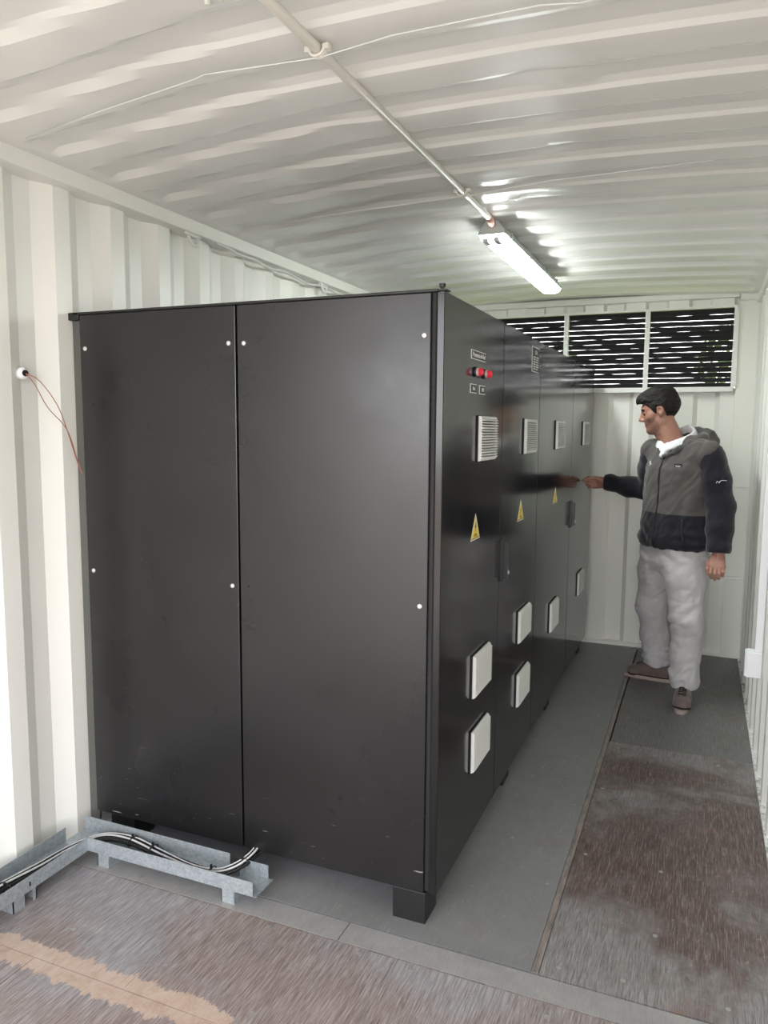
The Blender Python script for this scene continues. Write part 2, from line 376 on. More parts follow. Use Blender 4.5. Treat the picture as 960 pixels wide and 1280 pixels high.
# sills: thin bright kerbs with dirt at the wall feet
obj('baseboard_back', B(((-.04, 5.630, -.01), (2.24, 5.70, .022))), M['wall'], kind='structure', bevel=.003)
obj('baseboard_right', B(((2.352, Y0, -.01), (2.40, 5.63, .014))), M['grime'], kind='structure')
obj('baseboard_left', B(((-.09, Y0, -.01), (-.034, 5.63, .014))), M['wall'], kind='structure')
# door header at the open end
obj('trim_8', B(((-.12, Y0-.08, 2.36), (2.48, Y0, 2.54)), ((-.14, Y0-.08, -.1), (-.05, Y0+.02, 2.40)), ((2.41, Y0-.08, -.1), (2.5, Y0+.02, 2.40))), M['wall'], kind='structure', bevel=.004)

# floor: boards with joints
bm = bmesh.new(); T = -.03
box(bm, (-.12, Y0, -.06), (2.46, YB+.1, T), 6)
for lo, hi, mi in [((-.09, Y0), (.31, 1.533), 0), ((.313, Y0), (1.29, 1.533), 0), ((1.293, Y0), (2.42, 1.533), 0),
                   ((-.09, 1.536), (.64, 1.948), 0), ((.6415, 1.536), (1.292, 1.948), 0), ((1.298, 1.536), (2.42, 1.948), 0),
                   ((-.09, 1.955), (1.10, 2.046), 2), ((1.103, 1.955), (2.42, 2.046), 2),
                   ((-.09, 2.053), (.67, 5.70), 1), ((.672, 2.053), (1.6755, 5.70), 1),
                   ((1.699, 2.053), (2.42, 3.836), 3), ((1.706, 3.842), (2.42, 5.70), 4)]:
    box(bm, (*lo, T), (*hi, 0), mi)
box(bm, (-.09, 1.948, T), (2.42, 1.955, -.0008), 5); box(bm, (1.677, 2.053, T), (1.697, 5.70, .0012), 5)
box(bm, (1.7, 3.836, T), (2.42, 3.842, -.001), 5); box(bm, (1.292, 1.536, T), (1.298, 1.948, -.0006), 5)
fl = obj('floor', bm, [M['fl_front'], M['fl_grey'], M['fl_strip'], M['fl_red'], M['fl_far'], M['fl_line'], M['fl_gap']], kind='structure')
scr = [(.328, 1.982), (.323, 1.675), (.689, 1.658), (.875, 1.925), (1.354, 1.915), (1.543, 1.90), (1.188, 1.925), (1.748, 2.10), (1.926, 2.12), (1.999, 2.361), (1.998, 2.733), (1.735, 2.742),
       (1.919, 3.75), (1.747, 3.77), (1.73, 3.3), (2.2, 2.12), (2.2, 3.75), (1.64, 2.5), (1.64, 3.1), (.5, 1.925), (1.02, 1.60), (1.75, 1.90), (1.46, 2.75), (1.58, 3.6), (1.45, 3.4)]
bm = bmesh.new()
for x, y in scr: cyl(bm, (x, y, -.001), 'z', .0075, .0022, 12)
obj('floor_screws', bm, M['screwhead'], fl)

# louvre windows in the back wall
WX = [(.045, .547), (.597, 1.100), (1.146, 1.650), (1.694, 2.190)]; WZ0, WZ1 = 1.862, 2.352
WX = [(.03, .560), (.592, 1.108), (1.138, 1.657), (1.687, 2.212)]; WZ0, WZ1 = 1.848, 2.364
for i, (a, b_) in enumerate(WX):
    fr = obj('window_%d' % (i+1), B(((a-.016, 5.60, WZ1), (b_+.016, 5.70, WZ1+.014)), ((a-.016, 5.60, WZ0-.032), (b_+.016, 5.70, WZ0)),
        ((a-.016, 5.60, WZ0), (a, 5.70, WZ1)), ((b_, 5.60, WZ0), (b_+(.03 if i == 3 else .016), 5.70, WZ1))), M['frame'], kind='structure')
    bm = bmesh.new(); n = 15; p = (WZ1-WZ0)/n
    for k in range(n+1):
        zc = WZ0 + p*(k+.5) - .004; h = .0292 + random.uniform(-.0013, .0013); dz = random.uniform(-.0010, .0010); tw = random.uniform(-.0012, .0012); m = 12; R = []
        for s in range(m+1):
            x = a + (b_-a)*s/m; wv = .0008*math.sin(s*1.3+k*2.1+i); z = zc+dz+tw*(s/m-.5)*2+wv; hh = h*(1+.018*math.sin(s*.9+k))
            zt, zb = z+hh/2, z-hh/2
            if k == n: zt = WZ1+.004; zb = WZ1-.012
            R.append([bm.verts.new(c) for c in ((x, 5.635, min(zt, WZ1+.004)), (x, 5.640, min(zt+.0015, WZ1+.004)), (x, 5.658, zb), (x, 5.654, zb-.001))])
        for u, v in zip(R, R[1:]):
            for q in range(4): bm.faces.new((u[q], u[(q+1) % 4], v[(q+1) % 4], v[q]))
        bm.faces.new(R[0][::-1]); bm.faces.new(R[-1])
    obj('slats', bm, M['slat'], fr)

# ------------------------------------------------------------------ outside
tag(obj('dirt_ground', B(((-30, -40, -.25), (30, 1.5, -.15))), M['gravel'], kind='structure'), 'pale dirt ground in front of the open container end', 'ground')
tag(obj('grass_ground', B(((-30, 1.5, -.25), (30, 40, -.15))), M['grass'], kind='structure'), 'sunlit grass behind the louvred end wall', 'ground')
def tree(x, y, h, r, label, n=1500):
    t = thing('tree', label, 'tree', (x, y, -.15), 'trees seen between the louvre slats')
    bm = bmesh.new(); tube(bm, [(x, y, -.15), (x+.1, y, h*.4), (x, y+.1, h*.8)], [.16, .11, .05], 8); obj('trunk', bm, M['bark'], t)
    bm = bmesh.new()
    for i in range(n):
        d = Vector(rng.normal(size=3)).normalized()*r*rng.uniform(.45, 1)**.5; c = Vector((x, y, h*.72)) + Vector((d.x, d.y, d.z*.8))
        a = Vector(rng.normal(size=3)).normalized(); b_ = a.cross(Vector(rng.normal(size=3))).normalized(); s = rng.uniform(.08, .2)
        bm.faces.new([bm.verts.new(c + a*s), bm.verts.new(c + b_*s*.6), bm.verts.new(c - a*s), bm.verts.new(c - b_*s*.6)])
    obj('foliage', bm, M['leaf'], t)
tree(3.2, 24, 4.9, 1.5, 'leafy green tree seen through the rightmost louvre', 520); tree(-2.0, 22, 3.9, 1.3, 'leafy green tree seen through the middle louvre', 420)

# ------------------------------------------------------------------ the black cabinet
CF, CE, CT, CB = 2.13, 5.42, 1.958, .106
cab = thing('electrical_cabinet', 'long black electrical cabinet with four glossy doors along the white wall', 'cabinet', (.65, 3.8, 0))
obj('body', B(((-.028, CF+.022, CB+.012), (1.328, CE, CT-.006))), M['black2'], cab, bevel=.002)
bm = B(((-.053, CF+.016, .06), (-.007, CF+.024, CT-.02))); obj('side_rail', bm, M['strip'], cab, bevel=.001)['label'] = 'olive grey steel rail'
obj('top_cover', B(((-.033, CF-.004, CT-.004), (1.338, CE+.005, CT+.004)), ((-.052, CF-.004, CT-.022), (-.005, CF+.022, CT+.004))), M['black2'], cab, bevel=.0015)
def cup(bm, c, ax, sgn, r):
    d = {'x': Vector((sgn, 0, 0)), 'y': Vector((0, sgn, 0)), 'z': Vector((0, 0, sgn))}[ax]; c = Vector(c)
    tube(bm, [c, c+d*.0025, c+d*.0045, c+d*.005], [r, r, r*.75, r*.25], 16)
    # cross recess bars
for x0, x1, sc in ((-.006, .647, [(.018, 1.835), (.622, 1.833), (.021, 1.035), (.623, 1.031)]), (.654, 1.322, [(.680, 1.831), (1.297, 1.832), (1.293, 1.026)])):
    pan = obj('end_panel', B(((x0, CF, CB-.002), (x1-(.006 if x0 > 0 else 0), CF+.02, CT-.004))), M['black'], cab, bevel=.003)
    for sx, sz in sc:
        bm = bmesh.new(); cup(bm, (sx, CF, sz), 'y', -1, .0078); obj('screw', bm, M['chrome'], pan, smooth=False)
    if x0 > 0:
        bm = bmesh.new(); cyl(bm, (.686, CF-.0012, 1.034), 'y', .004, .002, 10); obj('empty_screw_hole', bm, M['hole'], pan)
# folded corner: dark groove and door return
obj('corner_seal', B(((1.314, CF+.012, CB-.0), (1.3345, CF+.03, CT-.004))), M['rubber'], cab)
# top fixing bolt
bm = bmesh.new(); tube(bm, [(1.345, 2.145, CT), (1.345, 2.145, CT+.014)], .005, 10); tube(bm, [(1.345, 2.145, CT+.010), (1.345, 2.145, CT+.020)], [.009, .010], 10); box(bm, (1.325, CF+.002, CT-.001), (1.362, CF+.04, CT+.003))
obj('lifting_bolt', bm, M['black2'], cab)
for lo, hi in (((1.213, CF-.0, 0), (1.323, CF+.11, CB)), ((1.215, 3.15, 0), (1.322, 3.26, CB)), ((1.215, 4.13, 0), (1.322, 4.24, CB)), ((1.215, 5.29, 0), (1.322, 5.40, CB)),
               ((.045, CF+.02, 0), (.155, CF+.13, CB+.02)), ((.045, 3.15, 0), (.155, 3.26, CB+.02)), ((.045, 4.13, 0), (.155, 4.24, CB+.02)), ((.045, 5.29, 0), (.155, 5.40, CB+.02))):
    obj('foot', B((lo, (hi[0], hi[1], hi[2]-.002 if lo[1] == CF and lo[0] > 1 else hi[2]+.015))), M['black2'], cab, bevel=.0015)
XD = 1.356
def vent(parent, y0, y1, z0, z1, n=15):
    bm = bmesh.new()
    box(bm, (XD, y0, z0), (XD+.005, y1, z1), 1)
    # cover: bevelled rim
    e = .006; X1 = XD+.005; X2 = XD+.016
    def rectloop(x, m): return [bm.verts.new((x, y, z)) for y, z in ((y0+m, z0+m), (y1-m, z0+m), (y1-m, z1-m), (y0+m, z1-m))]
    L = [rectloop(X1, .002), rectloop(X1+.004, .002), rectloop(X2, e), rectloop(X2-.001, e+.005), rectloop(X1+.001, e+.005)]
    for a, b_ in zip(L, L[1:]):
        for k in range(4): bm.faces.new((a[k], a[(k+1) % 4], b_[(k+1) % 4], b_[k]))
    bm.faces.new(L[-1]).material_index = 2
    zz0, zz1 = z0+e+.004, z1-e-.004; p = (zz1-zz0)/n
    for k in range(n):
        za = zz0+p*k
        # hooded louvre: upper edge in, lower lip out
        prism(bm, [(X1+.001, za+p*.98), (X1+.0015, za+p*.80), (X2+.0035, za+p*.12), (X2+.0045, za+p*.30), (X2+.001, za+p*.62)], 'y', y0+e+.003, y1-e+.003) if False else None
        A = []
        for y in (y0+e+.002, y1-.001):
            A.append([bm.verts.new(c) for c in ((X1+.001, y, za+p*.98), (X1+.001, y, za+p*.86), (X2+.0030, y, za+p*.12), (X2+.0048, y, za+p*.26), (X2+.003, y, za+p*.56))])
        for q in range(5): bm.faces.new((A[0][q], A[0][(q+1) % 5], A[1][(q+1) % 5], A[1][q]))
        bm.faces.new(A[0][::-1]); bm.faces.new(A[1])
    return obj('vent_grille', bm, [M['vent'], M['rubber'], M['ventdark']], parent)
def warn(parent, yc, z0, z1, w_):
    bm = bmesh.new(); x = XD
    prism(bm, [(yc-w_/2, z0), (yc+w_/2, z0), (yc, z1)], 'x', x, x+.0006, 0)
    q = .012
    prism(bm, [(yc-w_/2+q, z0+.007), (yc+w_/2-q, z0+.007), (yc, z1-.015)], 'x', x+.0006, x+.0010, 1)
    prism(bm, [(yc-w_/2+q*.7, z0+.004), (yc+w_/2-q*.7, z0+.004), (yc+w_/2-q*.7, z0+.007), (yc-w_/2+q*.7, z0+.007)], 'x', x+.0006, x+.0012, 2)
    h = z1-z0   # lightning bolt
    pts = [(.006, .72), (-.010, .48), (-.001, .48), (-.007, .27), (.011, .53), (.002, .53)]
    prism(bm, [(yc+a, z0+h*b_) for a, b_ in pts], 'x', x+.0010, x+.0014, 2)
    for j, zz in enumerate((.14, .20)): prism(bm, [(yc-.018+j*.004, z0+h*zz), (yc+.018-j*.004, z0+h*zz), (yc+.018-j*.004, z0+h*(zz+.035)), (yc-.018+j*.004, z0+h*(zz+.035))], 'x', x+.0010, x+.0013, 2)
    return obj('warning_sticker', bm, [M['cream'], M['yellow'], M['lblack']], parent)
def plate(parent, name, y0, y1, z0, z1, lines):
    bm = bmesh.new(); b_ = .0028
    box(bm, (XD, y0, z0), (XD+.0022, y1, z1), 1); box(bm, (XD+.0022, y0+b_, z0+b_), (XD+.003, y1-b_, z1-b_), 0)
    for s, size, dy, dz in lines: addmesh(bm, textmesh(s, size, (XD+.0034, (y0+y1)/2+dy, (z0+z1)/2+dz), (0, 1, 0), (0, 0, 1)), 1)
    return bm, lambda bm: obj(name, bm, [M['lblack'], M['lwhite']], parent)
def handle(parent, y, z0, z1):
    bm = bmesh.new()
    prism(bm, [(y-.02, z0), (y+.02, z0), (y+.02, z1), (y-.02, z1)], 'x', XD, XD+.010)
    prism(bm, [(y-.012, z0+.012), (y+.012, z0+.012), (y+.010, z1-.008), (y-.010, z1-.008)], 'x', XD+.010, XD+.026)
    cyl(bm, (XD+.01, y+.004, z0+.035), 'x', .009, .019, 14, 1)
    return obj('handle', bm, [M['plastic'], M['chrome']], parent)
doors = []
for a, b_ in ((CF+.006, 2.848), (2.853, 3.550), (3.555, 4.536), (4.541, CE)):
    bm = bmesh.new(); X0 = XD-.021
    # sheet door: front skin plus folded returns, bevelled corners
    prism(bm, [(X0, a), (XD-.002, a), (XD, a+.002), (XD, b_-.002), (XD-.002, b_), (X0, b_)], 'z', CB-.004, CT-.003)
    doors.append(obj('door', bm, M['door'], cab))
d1, d2, d3, d4 = doors
obj('reveal', B(((1.3285, CF+.008, CB), (1.334, CE-.004, CT-.006))), M['hole'], cab)
vent(d1, 2.500, 2.712, 1.450, 1.607); vent(d1, 2.488, 2.700, .622, .777); vent(d1, 2.488, 2.700, .350, .503)
vent(d2, 3.215, 3.440, 1.454, 1.606); vent(d2, 3.195, 3.412, .632, .776); vent(d2, 3.195, 3.415, .345, .495)
vent(d3, 3.968, 4.190, 1.456, 1.606); vent(d3, 3.952, 4.160, .490, .648)
vent(d4, 4.922, 5.150, 1.458, 1.608); vent(d4, 4.912, 5.130, .492, .640)
warn(d1, 2.505, 1.184, 1.274, .115); warn(d2, 3.208, 1.172, 1.262, .125); warn(d3, 4.035, 1.174, 1.257, .135)
handle(d2, 2.895, .968, 1.132); handle(d4, 4.572, .980, 1.138)
bm, f = plate(d1, 'label_plate', 2.413, 2.585, 1.788, 1.818, [('Presencia de Red', .0215, 0, 0)]); f(bm)
bm, f = plate(d1, 'label_plate', 2.408, 2.478, 1.678, 1.708, [('Red', .017, 0, 0)]); f(bm)
bm, f = plate(d1, 'label_plate', 2.517, 2.588, 1.678, 1.708, [('UPS', .017, 0, 0)]); f(bm)
bm, f = plate(d2, 'label_plate', 3.355, 3.500, 1.812, 1.920, [('CE-R', .024, 0, .030)])
for k in range(6):
    for (u0, u1) in ((-.055, -.012-.004*(k % 2)), (.0, .052-.006*(k % 3))):
        y_, z_ = 3.4275, 1.874-k*.0102; box(bm, (XD+.003, y_+u0, z_), (XD+.0036, y_+u1, z_+.0042), 1)
f(bm)
for y in (2.475, 2.585):
    bm = bmesh.new(); c = Vector((XD, y-.012, 1.748)); X = Vector((1, 0, 0))
    tube(bm, [c, c+X*.004, c+X*.007], [.017, .017, .015], 24, 0); tube(bm, [c+X*.006, c+X*.015], [.0135, .0135], 24, 1, True)
    tube(bm, [c+X*.015, c+X*.022, c+X*.027, c+X*.029], [.0130, .0125, .009, .003], 24, 2)
    obj('indicator_lamp', bm, [M['plastic'], M['lampring'], M['red']], d1)

# ------------------------------------------------------------------ cable tray
tray = thing('cable_tray', 'galvanized steel cable tray bent along the wall and in front of the cabinet', 'cable tray', (.4, 2.0, 0))
t_ = .002
def rail(name, a, b_, z0, z1, th=.002, lip=0):
    a = Vector((*a, 0)); b_ = Vector((*b_, 0)); d = (b_-a).normalized(); n = Vector((-d.y, d.x, 0))*th/2
    bm = bmesh.new(); P = [a-n, b_-n, b_+n, a+n]
    lo = [bm.verts.new((p.x, p.y, z0)) for p in P]; hi = [bm.verts.new((p.x, p.y, z1)) for p in P]
    bm.faces.new(lo[::-1]); bm.faces.new(hi)
    for k in range(4): bm.faces.new((lo[k], lo[(k+1) % 4], hi[(k+1) % 4], hi[k]))
    return obj(name, bm, M['galv'], tray)
TZ0, TZ1 = .050, .100
obj('tray_base', B(((.10, 1.972, TZ0), (.80, 2.078, TZ0+t_)), ((-.02, 1.0, TZ0+.001), (.10, 2.078, TZ0+.001+t_))), M['galv'], tray)
rail('side_flange', (.100, 1.972), (.788, 1.972), TZ0, TZ1)
rail('side_flange', (-.014, 2.078), (.630, 2.078), TZ0, TZ1+.006)
rail('side_flange', (.690, 2.078), (.782, 2.078), TZ0-.01, TZ1-.002)
rail('side_flange', (.688, 2.078), (.688, 2.05), TZ0, TZ1-.002)
rail('side_flange', (.100, 1.0), (.100, 1.972), TZ0, TZ1)
rail('side_flange', (-.018, 1.0), (-.018, 1.985), TZ0, TZ1+.004)
for x in (.165, .690):
    bm = B(((x-.027, 1.976, 0), (x+.025, 1.979, TZ0)), ((x+.023, 1.976, 0), (x+.026, 2.03, TZ0)), ((x-.027, 1.976, 0), (x-.024, 2.03, TZ0)), ((x-.006, 1.9705, TZ0-.004), (x-.002, 1.9745, TZ0+.012)))
    obj('leg', bm, M['galv'], tray)
obj('leg', B(((.088, 1.655, 0), (.091, 1.70, TZ0)), ((.03, 1.655, 0), (.091, 1.658, TZ0))), M['galv'], tray); obj('leg', B(((.088, 1.735, 0), (.091, 1.748, TZ0)), ((.03, 1.745, 0), (.091, 1.748, TZ0))), M['galv'], tray)
bm = B(((.1005, 1.712, .066), (.1025, 1.717, .080))); obj('slot', bm, M['hole'], tray)
# cables
def cable(pts, r, m, label, n=6):
    bm = bmesh.new(); tube(bm, smoothpath(pts, n), r, 8); o = obj('cable', bm, m, smooth=True)
    return tag(o, label, 'cable', 'cables lying in the tray')
def cpath(off, lift, ex=0):
    base = [(.030, 1.02), (.045, 1.35), (.035, 1.60), (.048, 1.80), (.055, 1.94), (.108, 2.036), (.23, 2.044), (.38, 2.026), (.52, 2.008), (.61, 2.012), (.665, 2.040), (.694, 2.092), (.702, 2.150), (.706, 2.20)]
    zz = [.060, .062, .076, .066, .062, .066, .076, .068, .062, .062, .076, .092, .106, .150]; out = []
    for i, (x, y) in enumerate(base):
        p = base[max(i-1, 0)]; q = base[min(i+1, len(base)-1)]; d = Vector((q[0]-p[0], q[1]-p[1])).normalized(); o = off + (.003*math.sin(i*1.9+off*300))
        out.append((x-d.y*o, y+d.x*o, zz[i]+lift))
    return out
cable(cpath(.0165, .002), .0062, M['cable'], 'black cable lowest and nearest the wall in the steel tray')
cable(cpath(.0, .001), .0066, M['cable'], 'black cable in the middle of the bundle in the tray')
cable(cpath(-.0165, .002), .0062, M['cable'], 'black cable on the outer side of the tray bundle')
cable(cpath(-.008, .0135), .0034, M['cablew'], 'white cable lying on top of the black ones in the tray')
cable(cpath(.0085, .013), .0024, M['cablew'], 'thin white cable curving up from the tray to the cabinet')
for x, y, z, ax in ((.24, 2.043, .080, 0), (.34, 2.030, .078, 0), (.60, 2.011, .070, 0), (.683, 2.070, .092, 1), (.05, 1.66, .080, 2)):
    bm = bmesh.new(); P = []
    for k in range(13):
        a = 2*math.pi*k/12; r1, r2 = .028, .013
        P.append((x, y+r1*math.cos(a), z+r2*math.sin(a)) if ax == 0 else ((x+r1*math.cos(a), y+.004*math.sin(a), z+r2*math.sin(a))))
    tube(bm, P, .0022, 6); box(bm, (x-.003, y-.003, z+.010), (x+.003, y+.003, z+.026 if ax == 0 else z+.014))
    lab = {.24: 'first black cable tie from the wall corner around the tray cables', .34: 'black cable tie with a tall upright tail on the tray cables', .60: 'black cable tie near the open end of the tray', .683: 'black cable tie where the bundle rises to the cabinet', .05: 'black cable tie on the tray run beside the left wall'}[x]
    tag(obj('cable_tie', bm, M['cable'], smooth=False), lab, 'cable tie', 'cable ties in the tray')

# ------------------------------------------------------------------ ceiling lamp, conduit
lamp = thing('fluorescent_lamp', 'lit twin-tube fluorescent batten lamp fixed under the white ribbed ceiling', 'ceiling lamp', (1.19, 4.0, 2.44))
LX0, LX1, LY0, LY1 = 1.103, 1.219, 3.36, 4.80; LZ = 2.424
LC = (LX0+LX1)/2
bm = bmesh.new()
prism(bm, [(LX0-.004, LZ-.016), (LX1+.004, LZ-.016), (LX1, LZ), (LX1-.03, LZ+.042), (LX0+.03, LZ+.042), (LX0, LZ)], 'y', LY0, LY1)
obj('housing', bm, M['housing'], lamp, bevel=.003)
bm = bmesh.new(); rings = []
for i, (y, s) in enumerate(((LY0+.004, .80), (LY0+.018, 1.0), (LY1-.018, 1.0), (LY1-.004, .80))):
    ring = []
    for k in range(13):
        a = math.pi*k/12; ring.append(bm.verts.new((LC - math.cos(a)*.055*(.9+.1*s), y, LZ-.014 - (max(0, math.sin(a))**.5)*.030*s)))
    rings.append(ring)
for a, b_ in zip(rings, rings[1:]):
    for k in range(12): bm.faces.new((a[k], a[k+1], b_[k+1], b_[k]))
for r_ in (rings[0], rings[-1]): bm.faces.new(r_)
obj('diffuser', bm, M['diffuser'], lamp, smooth=True)
for x in (LC-.027, LC+.022):
    bm = bmesh.new(); box(bm, (x-.012, LY0-.001, LZ-.0475), (x+.012, LY0+.075, LZ-.030)); cyl(bm, (x, LY0+.11, LZ-.0470), 'z', .007, .006, 12)
    obj('tube_holder', bm, M['holder'], lamp, bevel=.002)
for k in range(4):
    y = LY0+.12+k*.38
    for x, s in ((LX1, 1), (LX0, -1)):
        bm = B(((min(x, x+.006*s), y, LZ-.022), (max(x, x+.006*s), y+.022, LZ+.012))); obj('clip', bm, M['housing'], lamp)
cond = thing('conduit', 'cream painted conduit pipe running along the ceiling to the lamp', 'conduit', (1.185, 1.5, 2.44))
bm = bmesh.new(); tube(bm, [(1.168, Y0, 2.458), (1.166, 3.30, 2.462)], .0125, 14); obj('pipe', bm, M['conduit'], cond, smooth=True)
bm = bmesh.new(); tube(bm, [(1.166, 3.29, 2.462), (1.163, 3.37, 2.450)], [.016, .016], 14); obj('gland', bm, mat('pink_orange_gland', (.72, .42, .36), .4), cond, smooth=True)
for y in (1.715, 2.90):
    bm = bmesh.new(); P = [(1.167+.019*math.cos(a), y, 2.460-.0165*math.sin(a)) for a in np.linspace(-.3, math.pi+.3, 12)]
    for dy in (-.007, 0, .007): tube(bm, [(p[0], p[1]+dy, p[2]) for p in P], .004, 6)
    box(bm, (1.135, y-.009, 2.455), (1.151, y+.009, 2.468)); box(bm, (1.183, y-.009, 2.455), (1.199, y+.009, 2.468)); obj('clamp', bm, M['conduit'], cond, smooth=False)
def tie(pts, label):
    bm = bmesh.new(); tube(bm, pts, .0016, 6); tag(obj('tie_wire', bm, M['plug'], smooth=True), label, 'wire')
tie([(.09, 1.84, 2.440), (.45, 1.775, 2.447), (.80, 1.722, 2.452), (.84, 1.715, 2.456), (1.15, 1.715, 2.442), (1.18, 1.715, 2.442), (1.36, 1.712, 2.456), (1.70, 1.705, 2.452), (1.78, 1.72, 2.448), (1.95, 1.70, 2.446)], 'thin painted wire crossing the ceiling at the nearer conduit clamp')
tie([(.28, 3.02, 2.449), (.52, 2.98, 2.452), (1.15, 2.90, 2.442), (1.18, 2.90, 2.442), (1.5, 2.88, 2.456), (2.05, 2.83, 2.446)], 'thin painted wire crossing the ceiling at the clamp nearest the lamp')
bm = bmesh.new(); box(bm, (1.045, 1.415, 2.452), (1.095, 1.445, 2.466)); tube(bm, [(1.055, 1.43, 2.452), (1.055, 1.43, 2.444)], .006, 8); tube(bm, [(1.085, 1.43, 2.452), (1.085, 1.43, 2.446)], .005, 8)
tag(obj('ceiling_bracket', bm, M['ring']), 'small white bracket on the ceiling left of the conduit', 'bracket')

# lashing rings and wavy cord under the left rail
def lash(y, label):
    t = thing('lashing_ring', label, 'ring', (.0, y, 2.35), 'lashing rings under the left ceiling rail')
    bm = bmesh.new(); P = [(-.012+.012*math.sin(a)*.5, y+.030*math.cos(a), 2.381-.040*abs(math.sin(a))**.8-.003) for a in np.linspace(math.pi*.02, math.pi*.98, 16)]
    tube(bm, P, .008, 10); obj('ring', bm, M['ring'], t, smooth=True)
    bm = bmesh.new(); tube(bm, [(-.016, y-.045, 2.386), (-.012, y-.02, 2.380), (-.012, y+.02, 2.380), (-.014, y+.05, 2.384)], .009, 10); obj('hook_bar', bm, M['ring'], t, smooth=True)
lash(2.81, 'white painted lashing ring under the left rail, nearer the door'); lash(4.04, 'white painted lashing ring under the left rail, just above the cabinet far part')
bm = bmesh.new(); tube(bm, smoothpath([(-.012, 2.98, 2.386), (-.012, 3.08, 2.384), (-.010, 3.16, 2.372), (-.012, 3.30, 2.376), (-.014, 3.45, 2.362), (-.014, 3.6, 2.374), (-.016, 3.85, 2.356), (-.014, 4.0, 2.370), (-.016, 4.3, 2.368), (-.016, 4.9, 2.374)], 5), .0065, 8)
tag(obj('painted_cord', bm, M['ring'], smooth=True), 'wavy white painted cord hanging under the left ceiling rail', 'cord')
# grommet and twin wire on the left wall
gy, gz = 1.925, 1.737
gm = thing('wall_grommet', 'small white cable grommet with a dark hole in the left wall', 'grommet', (-.05, gy, gz))
bm = bmesh.new(); c = Vector((-.060, gy, gz)); dd = Vector((1, -.15, .0)).normalized()
tube(bm, [c-dd*.025, c, c+dd*.008, c+dd*.012], [.021, .021, .018, .011], 20); obj('collar', bm, M['plug'], gm, smooth=True)
bm = bmesh.new(); tube(bm, [c+dd*.010, c+dd*.0145], [.0105, .0105], 18); obj('hole', bm, M['hole'], gm)
bm = bmesh.new()
tube(bm, smoothpath([c+dd*.012, (-.018, 1.955, 1.712), (-.012, 2.02, 1.635), (-.020, 2.07, 1.545), (-.026, 2.118, 1.430), (-.020, 2.131, 1.392)], 5), .0016, 6)
tube(bm, smoothpath([c+dd*.012, (-.030, 1.945, 1.700), (-.024, 1.99, 1.625), (-.021, 2.07, 1.548), (-.024, 2.118, 1.433), (-.016, 2.131, 1.385)], 5), .0016, 6)
tag(obj('twin_wire', bm, M['wire'], smooth=True), 'thin red-brown twin wire hanging from the wall grommet to the cabinet', 'wire')
# socket box and trunking on the right wall
sk = thing('socket_box', 'white surface-mounted socket box low on the right wall', 'socket', (2.35, 3.9, .5))
SY, SZ0, SZ1 = 3.80, .425, .545
obj('box', B(((2.296, SY, SZ0), (2.362, SY+.075, SZ1))), M['plug'], sk, bevel=.004)
obj('cover', B(((2.290, SY+.004, SZ0+.004), (2.297, SY+.071, SZ1-.004))), M['plug'], sk, bevel=.002)
tag(obj('trunking', B(((2.330, SY+.02, SZ1), (2.362, SY+.058, 2.35))), M['plug'], bevel=.002), 'white vertical cable trunking above the socket box', 'trunking')
